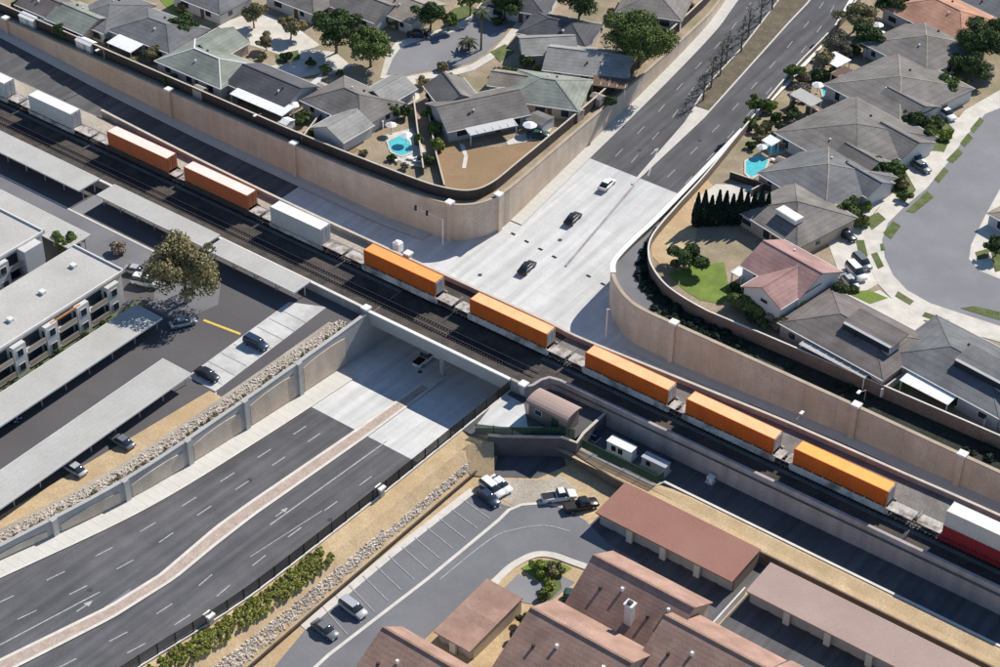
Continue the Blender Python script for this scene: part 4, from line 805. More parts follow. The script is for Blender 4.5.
for i, a_ in enumerate([(245, 70, 3, 2), (322, 86, 2, 2.5), (200, 88, 2.5, 2), (598, 96, 2.5, 2), (575, 110, 3, 2.2), (812, 120, 2.4, 2), (783, 160, 2.4, 1.8), (905, 344, 2.4, 2), (818, 342, 2, 2)]):
    shed(['small tan shed between green-grey and charcoal roofs', 'small tan shed beside the grey house with pale wings', 'small tan shed by the fence below green-grey roof', 'small tan shed by the road fence under the large tree', 'small tan shed at the road fence near slate green roof', 'small tan shed against the large grey roof', 'small tan shed by the wall pool', 'small tan shed between brown and slate roofs', 'small tan shed behind the brown grey roof'][i], a_[0], a_[1], a_[2], a_[3], 2.0, m='stucco_t', roof='r_tan')

P_ = [at(x, y, 1.6)[:2] for x, y in [(383, 122), (390, 92)]]; wall('garden_wall', 'white garden wall beside the driveway of the grey house with pale wings', P_, .2, K(1.6), K(-.1), 'trim', -.03, 'trim', .28, .08, 'wall')
sheet('driveway', [(300, 104), (306, 86), (322, 73), (320, 90), (312, 108)], .07, 'concrete')

for i, (x, y, L_, w_, m, k) in enumerate([(1110, 440, 20, 14, 'r_brown', 'hip'), (1185, 480, 19, 14, 'r_grey', 'hip'), (1120, 300, 18, 14, 'r_warm', 'hip'), (1120, 150, 18, 14, 'r_blue', 'hip'), (1160, 60, 18, 14, 'r_brown', 'gable'), (1035, -40, 19, 14, 'r_grey', 'hip'), (740, -60, 17, 12, 'r_lt', 'gable'), (440, -60, 16, 11, 'r_grey', 'hip'), (60, -60, 16, 11, 'r_green', 'hip'), (200, -70, 15, 11, 'r_dk', 'gable')]):
    H(['brown roofed house past the white pergola along the verge', 'grey roofed house at the far end of the verge fence', 'warm grey house inside the bend of the cul-de-sac', 'slate roofed house across the street from the grey row', 'brown gabled house across from the terracotta tiles', 'grey hip roofed house beyond the terracotta tiles', 'light grey gabled house far along the upper road', 'grey hip roofed house beyond the residential street', 'green roofed house beyond the first fence gardens', 'charcoal gabled house beyond the bright lawn'][i], (x, y), L_, w_, -10 if x > 800 else 5, m, kind=k)
# ================================================================== SOUTH-EAST HOMES
GZ = -5.5
sheet('driveway', [(300, 680), (330, 655), (430, 578), (500, 520), (515, 508), (535, 504), (560, 506), (585, 520), (610, 545), (640, 562), (625, 572), (590, 565), (560, 553), (535, 553), (510, 563), (490, 580), (434, 630), (380, 680)], GZ+.03, 'asphalt_grey')
sheet('parking_stalls', [(255, 690), (320, 612), (390, 555), (472, 494), (505, 505), (515, 508), (500, 520), (430, 578), (330, 655), (300, 680)], GZ+.025, 'asphalt_grey')
ST = bpy.data.objects[[o.name for o in COL.objects if o.name.startswith('parking_stalls')][-1]]
sheet('yard', [(497, 479), (540, 480), (562, 476), (578, 490), (556, 503), (515, 507), (500, 498)], GZ+.01, 'dirt_grey')
g = [(306, 678), (330, 656), (430, 579), (500, 521), (510, 511), (522, 506), (545, 504), (562, 508)]
P = [at(a, b_, GZ+.04) for a, b_ in g]
structure('gutter', ribbon(P, .55, K(GZ+.1), K(GZ+.02)), 'kerb')
Q = [at(a, b_, GZ+.04) for a, b_ in [(478, 597), (500, 572), (516, 560), (535, 552), (555, 553), (575, 560), (592, 566)]]
structure('pavement', ribbon(cat_pts([p[:2] for p in Q], 4), -1.2, K(GZ+.15), K(GZ)), 'drive')
E_ = [at(a, b_, GZ+.04) for a, b_ in [(440, 580), (490, 540), (515, 530), (545, 526), (570, 532)]]
structure('gutter', ribbon(cat_pts([p[:2] for p in E_], 4), .16, K(GZ+.1), K(GZ+.03)), 'paint')
sheet('parking_stalls', [(500, 592), (518, 574), (545, 585), (560, 575), (575, 582), (545, 605), (525, 603)], GZ+.04, 'asphalt_pale')
sheet('planting_bed', [(521, 568), (535, 560), (555, 560), (572, 568), (560, 576), (540, 582)], GZ+.05, 'lawn_b')
sheet('planting_bed', [(543, 582), (560, 577), (562, 588), (548, 602)], GZ+.055, 'lawn')
for k in range(13):
    f0 = k/12.0; a = np.array(at(322, 606, GZ)[:2])*(1-f0)+np.array(at(476, 492, GZ)[:2])*f0; c = np.array(at(352, 640, GZ)[:2])*(1-f0)+np.array(at(506, 512, GZ)[:2])*f0
    c = a+(c-a)*.85
    MB().bar((a[0], a[1], GZ+.1), (c[0], c[1], GZ+.1), .14, .012).build('stall_line', 'paint', ST)
sheet('pavement', [(300, 625), (390, 550), (470, 488), (476, 492), (394, 556), (306, 630)], GZ+.04, 'kerb')
def garage(label, x0, x1, y0, y1, z0, eave, rise, roof, posts, along='x', wm='stucco_b'):
    cx, cy = (x0+x1)/2, (y0+y1)/2; L, D = (x1-x0, y1-y0); t = thing('garage_row', label, 'garage', (cx, cy, z0))
    roof_mesh(L, D, eave, rise, 'shed', .12, .22).build('roof', roof, t)
    w = MB(); w.box((0, D/2-.1, (eave+rise-.3)/2), (L, .2, eave+rise-.3))
    for s in (-1, 1): w.box((s*(L/2-.1), .4, eave/2), (.2, D-1.2, eave-.05))
    w.build('wall', wm, t); MB().box((0, -D/2+.12, eave-.3), (L, .18, .3)).build('lintel', 'stucco_t', t)
    MB().box((0, -D/2+.95, eave/2-.1), (L-.4, .15, eave-.4)).build('front_wall', 'stucco_g', t)
    for i in range(posts): MB().box((-L/2+L*(i+1)/(posts+1), -D/2+.3, eave/2-.05), (1.0, .5, eave-.25)).build('pier', 'stucco', t)
    nb = (posts+1)*2
    for i in range(nb): MB().box((-L/2+L*(i+.5)/nb, -D/2+.85, 1.1), (L/nb-.7, .06, 2.2)).build('garage_door', 'stucco_g', t)
    return t
garage('brick red roofed garage row with open bays and pale piers', 37.4, 61.6, -23.9, -15.9, GZ, 3.0, .3, 'r_brick', 3)
garage('pale pink roofed garage row along the tan bank past the brick red one', 64.4, 118, -24.2, -17.4, GZ, 3.0, .3, 'r_pale', 7)
t6 = garage('pink roofed carport beside the driveway with open dark end', 32.9, 39.2, -58.0, -45.6, GZ, 2.6, .5, 'r_pink', 1, wm='stucco_t')
def town(label, x0, x1, yf, yr, yn, roof, chim=None, zr_=3.0, zf=-.3, zn=-1.7):
    """two storey home: ridge along x at yr, far eave yf, near eave yn"""
    t = thing('townhouse', label, 'townhouse', ((x0+x1)/2, yr, GZ)); L = x1-x0; a = L/2+.3
    P_ = [(-a, yn-yr, zn-GZ), (a, yn-yr, zn-GZ), (a, 0, zr_-GZ), (-a, 0, zr_-GZ), (a, yf-yr, zf-GZ), (-a, yf-yr, zf-GZ)]; lo = [(x, y, z-.2) for x, y, z in P_]
    r = MB().add(P_+lo, [(0, 1, 2, 3), (3, 2, 4, 5), (0, 6, 7, 1), (5, 4, 10, 11), (0, 3, 9, 6), (3, 5, 11, 9), (1, 7, 8, 2), (2, 8, 10, 4), (6, 9, 8, 7), (9, 11, 10, 8)]).build('roof', roof, t)
    MB().bar((-a, 0, zr_-GZ+.03), (a, 0, zr_-GZ+.03), .35, .14).build('ridge_cap', roof, r)
    n_, f_ = yn-yr+.4, yf-yr-.4; h1 = zn-GZ-.1; h2 = zf-GZ-.1; b = L/2-.15
    vs = [(-b, n_, 0), (b, n_, 0), (b, f_, 0), (-b, f_, 0), (-b, n_, h1), (b, n_, h1), (b, f_, h2), (-b, f_, h2), (-b, 0, zr_-GZ-.25), (b, 0, zr_-GZ-.25)]
    MB().add(vs, [(0, 1, 5, 4), (2, 3, 7, 6), (1, 2, 6, 9, 5), (3, 0, 4, 8, 7)]).build('wall', 'stucco_t', t)
    for i in range(3):
        x = -L/2+L*(i+.5)/3; window(t, (x, n_, 1.5), 1.8, 1.3, '-y'); window(t, (x, f_, 1.5), 1.6, 1.2, '+y'); window(t, (x, f_, 4.2), 1.4, 1.1, '+y')
    for y in (n_*.5, f_*.5): window(t, (b, y, 1.6), 1.2, 1.2, '+x'); window(t, (-b, y, 1.6), 1.2, 1.2, '-x')
    for i, (x, y) in enumerate([(-L*.3, .45), (-L*.12, .3), (L*.2, .5), (L*.33, .25)]):
        yy = (yn-yr)*y; z = zr_-GZ+(zn-zr_)*y; MB().box((x, yy, z+.2), (.4, .4, .7)).build('roof_vent', 'c_whiteroof' if i % 2 else 'car_dark', r)
    if chim:
        c = MB().box((chim[0], chim[1], (chim[2])/2), (1.15, 1.0, chim[2])).build('chimney', 'stucco', t); MB().box((chim[0], chim[1], chim[2]+.1), (1.5, 1.35, .25)).build('chimney_cap', 'trim', c); MB().box((chim[0], chim[1], chim[2]+.35), (.7, .6, .4)).build('flue', 'car_dark', c)
    return t
town('townhouse with brown and pink tile roof and tall white chimney', 45.6, 62.4, -31.2, -36.5, -44, 'r_pink', (1.2, -5.2, 8.7))
town('townhouse with pink tile roof and white vents beside the planted island', 44.6, 61.2, -44.4, -50.5, -60, 'r_pink')
town('townhouse with pink tile ridge behind the pale pink garage row', 60.4, 76.5, -34.4, -40.2, -50, 'r_pink')
town('low townhouse with pink ridge at the corner near the pale pink garages', 77.5, 96, -34.0, -39.4, -48, 'r_pink')
town('townhouse with dark brown slope beyond the pink carport', 30.5, 43.0, -62.0, -66, -76, 'r_pink')
fw_ = MB(); fw_.box((0, 0, .8), (.25, 10, 1.6)); o = fw_.build('garden_wall', 'coping'); o.location = (63.2, -27.5, GZ); tag(o, 'pale garden wall between the brick red and pale pink garages', 'wall')
sheet('driveway', [(36.5, -30.5), (63, -30.5), (63, -15.3), (36.5, -15.3)], GZ+.02, 'asphalt', px=False); sheet('driveway', [(63.5, -30.5), (120, -30.5), (120, -16), (63.5, -16)], GZ+.02, 'asphalt', px=False)
sheet('pavement', [(63.5, -32.0), (120, -32.0), (120, -30.5), (63.5, -30.5)], GZ+.035, 'greyconc', px=False)
# ------- pump yard
ph = thing('pump_house', 'small pump house with pale brown curved roof beside the rail wall', 'building', (20.0, -11.0, -1.75))
MB().box((0, 0, 1.55), (7.4, 3.5, 3.1)).build('wall', 'stucco_b', ph); vs = []; fs = []
for i in range(9):
    a = math.pi*(i/8-.5); y = 2.1*math.sin(a); z = 3.1+.75*math.cos(a)**.8 if abs(math.cos(a)) > 1e-6 else 3.1; vs += [(-4.1, y, z), (4.1, y, z), (-4.1, y, z-.12), (4.1, y, z-.12)]
for i in range(8): a, c = 4*i, 4*i+4; fs += [(a, c, c+1, a+1), (a+2, a+3, c+3, c+2), (a, a+2, c+2, c), (a+1, c+1, c+3, a+3)]
MB().add(vs, fs).build('roof', 'r_pale', ph); MB().box((1.5, -1.78, 1.1), (1.4, .08, 2.2)).build('door', 'green_fence', ph); window(ph, (-1.8, -1.75, 1.8), 1.2, .9, '-y')
def cabinet(label, px, py, L, Wd, h, m, louv=2, ang=0, zz=-4.3):
    p = at(px, py, zz+h); t = thing('equipment_cabinet', label, 'cabinet', (p[0], p[1], zz), math.radians(ang)); MB().box((0, 0, h/2), (L, Wd, h)).build('housing', m, t); MB().box((0, 0, h+.06), (L+.2, Wd+.2, .12)).build('lid', m, t); MB().box((0, 0, .06), (L+.5, Wd+.5, .12)).build('plinth', 'greyconc', t)
    for i in range(louv): MB().box((-L*.22+i*L*.28, -Wd/2-.03, h*.55), (L*.18, .06, h*.5)).build('louvre', 'black', t)
cabinet('cream generator cabinet with two dark louvres in the pump yard', 622, 444, 4.6, 1.7, 2.0, 'c_whiteroof')
cabinet('blue grey tank cabinet at the end of the pump yard', 656, 460, 4.4, 1.5, 1.7, 'car_silver', 1)
cabinet('small dark cabinet between pump house and generator', 592, 432, 2.2, 1.2, 1.2, 'car_navy', 1); cabinet('small white box standing in the dark trench under the train', 711, 477, .9, .9, 1.0, 'c_whiteroof', 1)
lp = at(573, 430, -4.3); lt = thing('yard_lamp', 'white capped lamp post in the pump yard', 'lamp post', (lp[0], lp[1], -4.3)); MB().cyl((0, 0, 0), .14, 3.6, 8).build('post', 'greyconc', lt); MB().cyl((0, 0, 3.6), .55, .35, 10, .4).build('lantern', 'c_whiteroof', lt)
# signals / lamps on the frontage road
def lamp(label, px, py, z0, h, arm=(0, 0)):
    p = at(px, py, z0); t = thing('street_lamp', label, 'street lamp', (p[0], p[1], z0)); MB().cyl((0, 0, 0), .16, h, 8, .09).build('pole', 'steel', t)
    MB().bar((0, 0, h-.1), (arm[0], arm[1], h+.25), .1).build('arm', 'steel', t); MB().box((arm[0], arm[1], h+.28), (.5, .9, .16)).build('lamp_head', 'c_whiteroof', t)
lamp('street lamp rising from frontage road by the right hand wall pilaster', 860, 425, -6.1, 7.5, (-.5, -1.5)); lamp('street lamp beside the rail parapet near the orange containers', 792, 452, -5.9, 7, (0, 1.6))
def mast(label, px, py, z0, tip):
    p = at(px, py, z0); t = thing('signal_mast', label, 'traffic signal', (p[0], p[1], z0)); MB().cyl((0, 0, 0), .17, 6.2, 8, .12).build('pole', 'pil', t); MB().bar((0, 0, 6.0), (tip[0], tip[1], 6.4), .14).build('mast_arm', 'pil', t)
    for f0 in (.55, .95): MB().box((tip[0]*f0, tip[1]*f0, 5.9+.4*f0), (.35, .35, 1.0)).build('signal_head', 'black', t)
    return t
mast('traffic signal mast arm at the curved tan wall corner', 443, 246, -8.0, (-6.5, -.4)); mast('traffic signal mast arm over the shaded frontage road', 606, 337, -7.9, (3.0, 5.5))
def cabinet2(px, py, lab): cabinet(lab, px, py, 1.4, 1.2, 1.3, 'c_whiteroof', 1, zz=-8)
p = at(398, 247, .35); lg = thing('rail_bungalow', 'small white signal cabinet on the parapet beside the bright orange container', 'cabinet', (p[0], p[1], -.43)); MB().box((0, 0, .9), (1.5, 1.3, 1.8)).build('housing', 'c_whiteroof', lg); MB().cyl((0, 0, 1.8), .8, .3, 10, .3).build('cap', 'c_whiteroof', lg)
# ================================================================== VEHICLES
_cars = {}
def car_proto(kind, col):
    L, Wd, Hh = dict(sedan=(4.7, 1.82, 1.45), suv=(4.8, 1.9, 1.72), pickup=(5.6, 1.95, 1.8), van=(5.2, 1.95, 2.0))[kind]
    t = thing('parked_car', '', 'car'); gl = .32; hb = {'sedan': .86, 'suv': .98, 'pickup': 1.02, 'van': 1.1}[kind]
    def loft(secs, name, m, par):     # secs: (x, halfwidth, z0, z1, inset at top)
        vs = []; fs = []
        for x, w, z0, z1, k in secs: vs += [(x, -w*.94, z0), (x, -w, z0+(z1-z0)*.35), (x, -w*.97*k, z1-.05), (x, -w*.9*k, z1), (x, w*.9*k, z1), (x, w*.97*k, z1-.05), (x, w, z0+(z1-z0)*.35), (x, w*.94, z0)]
        n = 8
        for i in range(len(secs)-1):
            for k in range(n): fs.append((i*n+k, i*n+(k+1) % n, (i+1)*n+(k+1) % n, (i+1)*n+k))
        fs += [tuple(range(n-1, -1, -1)), tuple(range(len(vs)-n, len(vs)))]
        return MB().add(vs, fs).build(name, m, par, True)
    h = L/2; w = Wd/2
    body = loft([(-h, w*.84, .42, hb-.16, 1), (-h+.12, w*.95, .3, hb-.06, 1), (-h*.6, w, gl-.06, hb, 1), (0, w, gl-.08, hb, 1), (h*.5, w, gl-.06, hb-.02, 1), (h-.35, w*.96, .3, hb-.14, 1), (h-.06, w*.86, .34, hb-.28, 1), (h, w*.78, .42, hb-.36, 1)], 'body', 'car_'+col, t)
    if kind == 'sedan': cab = [(-h*.78, .78, hb-.03, hb+.02, 1), (-h*.42, .8, hb-.03, Hh-.05, .86), (-.1, .82, hb-.03, Hh-.03, .86), (h*.2, .82, hb-.03, Hh-.06, .86), (h*.52, .8, hb-.04, hb+.02, 1)]
    elif kind == 'pickup': cab = [(-.35, .84, hb-.03, hb+.3, .95), (-.2, .84, hb-.03, Hh-.05, .88), (.9, .84, hb-.03, Hh-.05, .88), (1.5, .84, hb-.04, hb+.05, 1)]
    else: cab = [(-h+.1, .82, hb-.03, hb+.3, .95), (-h*.86, .84, hb-.03, Hh-.06, .86), (0, .84, hb-.03, Hh-.03, .86), (h*.3, .84, hb-.03, Hh-.07, .86), (h*.58, .82, hb-.04, hb+.03, 1)]
    cabo = loft([(x, wy*w/.91, z0, z1, k) for x, wy, z0, z1, k in cab], 'windows', 'glass', t)
    xr0, xr1 = cab[1][0]+.05, cab[-2][0]-.02
    rf = MB().box(((xr0+xr1)/2, 0, Hh-.025), (xr1-xr0, w*1.42, .07)).build('roof', 'car_'+col, t, bevel=.03)
    if kind == 'pickup': MB().box((-1.65, 0, hb+.005), (2.1, Wd*.78, .02)).build('cargo_bed', 'black', t)
    for sx in (-1, 1):
        for sy in (-1, 1):
            wh = MB().cyl((sx*h*.62, sy*(w-.1), .33), .33, .24, 14, axis='y').build('wheel', 'tyre', t); MB().cyl((sx*h*.62, sy*(w+.022), .33), .2, .03, 10, axis='y').build('rim', 'rim', wh)
    for sy in (-1, 1): MB().box((h-.05, sy*w*.6, hb-.4), (.14, .36, .14)).build('headlight', 'lamp', t); MB().box((-h+.02, sy*w*.66, hb-.26), (.1, .28, .16)).build('tail_light', 'tail', t); MB().box((h*.3, sy*(w+.08), hb+.05), (.14, .18, .12)).build('mirror', 'car_'+col, t)
    return t
def car(label, px, py, ang, z, kind, col, cat='car', name=None, group=None):
    k = (kind, col); p = at(px, py, z+.6 if z is not None else -7)
    if z is None:
        z = -5.0
        for _ in range(20): p = at(px, py, z+.6); z = prof(p[1])
        z += .01
    if k not in _cars: o = _cars[k] = car_proto(kind, col)
    else: o = dup(_cars[k])
    nm = dict(sedan='sedan_car', suv='suv_car', pickup='pickup_truck', van='van')[kind]
    o.name = nm; o.location = (p[0], p[1], z); o.rotation_euler = (0, 0, math.radians(ang)); tag(o, label, {'pickup': 'pickup', 'van': 'van'}.get(kind, 'car'), group)
    return o
car('black sedan driving through the white concrete intersection nearest the train', 527, 267, 95, None, 'sedan', 'black')
car('black sedan on the white concrete between the asphalt and the other black car', 573, 218, 95, None, 'sedan', 'black')
car('white car with dark windows crossing from asphalt onto white concrete', 607, 184, 95, None, 'sedan', 'white')
car('white pickup in the shade under the railway bridge', 425, 358, 90, None, 'pickup', 'white')
L_ = -1.18
car('white van parked beside the flats under the olive tree', 146, 282, 20, L_, 'van', 'white'); car('silver car tucked beside the white van by the flats', 136, 270, 20, L_, 'sedan', 'silver')
car('dark car with white bonnet in the bare parking stalls', 256, 343, 0, L_+.02, 'suv', 'navy'); car('dark car nosed out from the end of the long carport', 207, 374, 0, L_+.02, 'sedan', 'black')
car('silver car shaded under the long carport by the rubble slope', 74, 468, 180, L_, 'sedan', 'silver', group=None); car('blue car under the end of the carport facing the flats', 8, 414, 0, L_, 'suv', 'navy')
car('grey car under the carport by rubble slope, second along', 122, 441, 180, L_, 'sedan', 'grey'); car('white car parked under the carport near olive tree', 190, 262, 90, L_, 'sedan', 'white')
car('white car half hidden by the olive tree trunk', 183, 322, 60, L_, 'sedan', 'silver')
G_ = GZ+.03
car('silver suv in the middle of the long stall row beside the riprap bank', 353, 608, -6, G_, 'suv', 'silver'); car('dark sedan with white roof rack in the last stall beside the silver suv', 325, 629, -6, G_, 'sedan', 'grey')
car('white car at the head of the stall row under the slate wall', 492, 488, -12, G_, 'suv', 'white'); car('dark green car parked beside the white one under the slate wall', 488, 497, -12, G_, 'sedan', 'navy'); car('white car nosed to the bank above the stall row', 500, 484, -12, G_, 'sedan', 'white')
car('white pickup across the turning circle beside the pale fence', 559, 496, 50, G_, 'pickup', 'white'); car('black pickup beside the brick red garage row', 581, 505, 55, G_, 'pickup', 'black'); car('dark green car in the corner between townhouses and island', 579, 598, 25, G_, 'suv', 'green')
for o, l in (((398, 89), 'black car on the driveway of the grey house with pale wings'),): car(l, *o, 60, .07, 'sedan', 'black')
car('green car parked against the road fence behind dry lawn', 538, 134, 40, .07, 'sedan', 'green'); car('dark car parked at the kerb across the street from the palms', 418, 34, 35, .05, 'sedan', 'black')
car('white van on the driveway of the red tiled house', 856, 272, -30, .05, 'van', 'white'); car('silver car on the driveway beside the white van', 850, 281, -30, .05, 'sedan', 'silver'); car('dark car on the red tiled house driveway nearest the lawn', 862, 262, -30, .05, 'suv', 'grey')
car('white suv on the driveway below the dark court roof', 915, 158, -20, .05, 'suv', 'white'); car('grey car on the driveway beside the white suv', 921, 166, -20, .05, 'sedan', 'grey'); car('black car on the driveway under the skylight house shrubs', 846, 234, -20, .05, 'sedan', 'black')
car('white car on the shaded driveway by the terracotta house', 978, 70, -20, .05, 'suv', 'white'); car('white pickup at the shaded kerb of the cul-de-sac', 945, 113, -25, .05, 'pickup', 'white')
# ================================================================== PLANTS
def leaf_cloud(blobs, n, size, flat=.9):
    C_ = np.array([b[:3] for b in blobs]); Rr = np.array([b[3] for b in blobs]); w = Rr**2; w = w/w.sum(); idx = RNG.choice(len(blobs), n, p=w)
    d = RNG.normal(size=(n, 3)); d /= np.linalg.norm(d, axis=1)[:, None]; d[:, 2] = np.where(d[:, 2] < -.55, -d[:, 2], d[:, 2])
    r = Rr[idx]*(RNG.uniform(.35, 1.0, n)**.45)*RNG.uniform(.9, 1.1, n); pos = C_[idx]+d*r[:, None]*np.array([1, 1, flat])
    nn = d+RNG.normal(size=(n, 3))*.55; nn /= np.linalg.norm(nn, axis=1)[:, None]
    a = np.cross(nn, RNG.normal(size=(n, 3))); a /= np.linalg.norm(a, axis=1)[:, None]; b = np.cross(nn, a); s = size*RNG.uniform(.6, 1.35, n)[:, None]
    V = np.stack([pos-a*s-b*s*.5, pos+a*s*.3-b*s*.8, pos+a*s+b*s*.4, pos-a*s*.3+b*s*.8], 1).reshape(-1, 3)
    return V, n
def leaf_mesh(name, V, n, m):
    me = bpy.data.meshes.new(name); me.vertices.add(len(V)); me.vertices.foreach_set('co', V.ravel()); me.loops.add(4*n); me.loops.foreach_set('vertex_index', np.arange(4*n)); me.polygons.add(n); me.polygons.foreach_set('loop_start', np.arange(0, 4*n, 4)); me.update(calc_edges=True); me.materials.append(M[m]); return me
def tree(label, px, py, r, h, m, z0=0.0, n=6500, size=.2, bark='bark', cz=.62, name='tree', cat='tree', group=None, nb=14, trunk=True, seed=None, base=False):
    p = at(px, py, z0 if base else z0+h*cz); t = thing(name, label, cat, (p[0], p[1], z0), random.uniform(0, 6), group)
    blobs = []; rz = h*(1-cz)
    for i in range(nb):
        d = RNG.normal(size=3); d /= np.linalg.norm(d); k = RNG.uniform(.4, .9); br_ = r*RNG.uniform(.2, .42)
        blobs.append((d[0]*r*k, d[1]*r*k, h*cz+d[2]*rz*k*.85, br_))
    blobs.append((0, 0, h*cz, r*.5)); V, nn = leaf_cloud(blobs, n, size, min(1, rz/r*1.05)); V[:, 2] = np.maximum(V[:, 2], .15)
    o = bpy.data.objects.new('crown', leaf_mesh('crown', V, nn, m)); COL.objects.link(o); o.parent = t
    if trunk:
        b = MB(); tr = max(.1, r*.055); b.limb([(0, 0, -.1), (.1, .05, h*.2), (0, .1, h*.42), (.05, 0, h*.66)], [tr*1.35, tr, tr*.8, tr*.35])
        for q in blobs[:6]: b.limb([(0, .05, h*.3), (q[0]*.5, q[1]*.5, h*.3+(q[2]-h*.3)*.6), q[:3]], [tr*.6, tr*.4, tr*.12], 5)
        b.build('trunk', bark, t)
    else:
        b = MB(); 
        for q in blobs[:5]: b.limb([(0, 0, -.05), (q[0]*.5, q[1]*.5, q[2]*.6), q[:3]], [.06, .045, .02], 5)
        b.build('stem', bark, t)
    return t
def shrub(label, px, py, r, h, m, z0=0.0, n=None, group=None, size=.19, name='shrub', base=False):
    return tree(label, px, py, r, h, m, z0, n or int(420*r*r+250), size, cz=.5, name=name, cat='shrub', group=group, nb=7, trunk=False, base=base)
tree('large olive brown tree with pale trunk in the car park by the flats', 183, 268, 6.6, 13.5, 'lf_ol', -1.2, 13000, .2, 'bark_p', .54, nb=34)
tree('broad dark tree on the cul-de-sac, left of a twin pair', 335, 27, 5.6, 10, 'lf_dk', 0, 12000, .2, nb=28); tree('broad green tree leaning over the street, paired with the dark tree', 370, 43, 5.0, 9, 'lf_md', 0, 12000, .2, nb=28)
tree('large leafy tree overhanging the upper road fence', 640, 37, 8.2, 11.5, 'lf_md', 0, 24000, .2, nb=44); tree('dark tall tree behind the slate roofs at the street top', 580, 3, 5.2, 10, 'lf_dk', 0, 7200)
tree('bushy tree beside the street behind olive garden', 253, 14, 3.2, 5.5, 'lf_ol', 0, 3400, bark='bark'); tree('round olive tree on the dry corner by the twin trees', 290, 26, 3.0, 5, 'lf_ol', 0, 3000)
tree('dark green tree between slate roof and bright lawn', 182, 24, 3.4, 5.5, 'lf_dk', 0, 3600); tree('dark tree shading the yard across the street', 430, 12, 4, 7, 'lf_dk', 0, 4400); tree('dark street tree beyond the palms', 505, 3, 4, 7, 'lf_dk', 0, 4400); tree('green tree at the top of the street', 470, -2, 3.5, 7, 'lf_lt', 0, 3600)
tree('tall dark tree above the terracotta roof yard', 985, 38, 6.0, 9, 'lf_dk', 0, 12000, .2, nb=28); tree('dark tree at the shaded kerb below the terracotta roof', 975, 66, 4.0, 6, 'lf_dk', 0, 4800)
tree('grey olive tree by the upper road fence', 856, 14, 4.6, 7, 'lf_ol', 0, 6000); tree('dark olive tree by the upper road fence next to lime canopy', 872, 34, 3.8, 6, 'lf_dk', 0, 4800); tree('dark tree beside the small leafy pool', 895, 2, 4.5, 7, 'lf_dk', 0, 5200); tree('grey green tree at the fence by the dark canopy', 836, 42, 3.4, 5, 'lf_gr', 0, 3600)
for px, py, r, h, m, lab in [(152, 54, 3.0, 3.4, 'lf_ol', 'olive shrub against the slate roofed house at the fence'), (226, 82, 2.4, 2.6, 'lf_lt', 'light green shrub at the corner of the green-grey roofed house'), (303, 116, 2.2, 3, 'lf_md', 'round green shrub between the charcoal and grey houses'), (545, 103, 3.0, 3.6, 'lf_dk', 'dark round shrub before the slate green roof'),
  (430, 95, 1.8, 3, 'lf_dk', 'dark shrub on the boundary near the driveway'), (432, 112, 2.0, 3, 'lf_md', 'green shrub on the boundary beside the gabled house'), (434, 128, 1.9, 3.2, 'lf_md', 'green shrub midway along the pool boundary'), (437, 146, 2.0, 3, 'lf_lt', 'light shrub at the lower end of the pool boundary'), (405, 112, 2.2, 2.6, 'lf_dk', 'dark shrub behind the pool beside pale wing'), (423, 82, 1.7, 2, 'lf_ol', 'dry shrub beside the driveway and street'),
  (690, 257, 4.0, 4.5, 'lf_dk', 'wide dark bush on the bright lawn below the cypress row'), (751, 299, 3.8, 4.6, 'lf_md', 'light green bush below the red tiled house'), (790, 325, 3.3, 3.8, 'lf_ol', 'olive bush by the verge fence near pink bush'), (772, 316, 2.3, 3, 'lf_pink', 'pale pinkish bush by the verge fence'), (806, 313, 2.6, 3.2, 'lf_lt', 'light green bush between the red and brown roofs'), (838, 293, 3.6, 4.4, 'lf_dk', 'dark bush at the corner of the red tiled house'), (762, 322, 1.8, 2, 'lf_md', 'low green bush at the verge fence'),
  (850, 214, 2.6, 3, 'lf_dk', 'dark bush in front of the skylight house'), (862, 222, 2.0, 2.4, 'lf_md', 'green bush beside the skylight house lawn'), (886, 176, 2.5, 3, 'lf_dk', 'dark bush in the second front garden of the row'), (903, 182, 2.0, 2.2, 'lf_ol', 'olive bush at the kerb of the second front garden'), (858, 190, 2.4, 3, 'lf_dk', 'dark bush against the slate hip roof front'), (920, 128, 2.2, 2.6, 'lf_dk', 'dark bush in the front garden by the dark court'), (935, 122, 2.2, 3, 'lf_md', 'green bush on the lawn by the shaded kerb'), (952, 92, 2.8, 3.2, 'lf_dk', 'dark bush in front of the pale ridge roof'), (938, 75, 2.4, 3, 'lf_md', 'green bush beside the slate grey roof front'), (960, 84, 2.4, 2.6, 'lf_lt', 'light bush on the shaded lawn'),
  (752, 122, 2.0, 2.4, 'lf_md', 'green shrub by road fence above the spa pool'), (772, 106, 2.2, 2.5, 'lf_lt', 'light shrub by road fence near the shade sail'), (792, 115, 2.2, 2.6, 'lf_dk', 'dark shrub in the yard near the shade sail'), (800, 88, 2.3, 2.5, 'lf_pink', 'dry pinkish shrub at the pool deck fence'), (785, 128, 2.0, 2.4, 'lf_dk', 'dark shrub beside the white umbrella canopy'), (760, 138, 1.8, 2, 'lf_ol', 'olive shrub beside the spa pool fence'), (818, 74, 2.2, 2.6, 'lf_dk', 'dark shrub beside the dark canopy'), (806, 78, 2, 2, 'lf_pink', 'brown shrub beside the pool deck wall'), (800, 125, 2.2, 2.4, 'lf_gr', 'grey shrub against the large grey roof'), (752, 316, 1.6, 1.8, 'lf_dk', 'dark bush nestled below the light green one')]:
    shrub(lab, px, py, r, h, m)
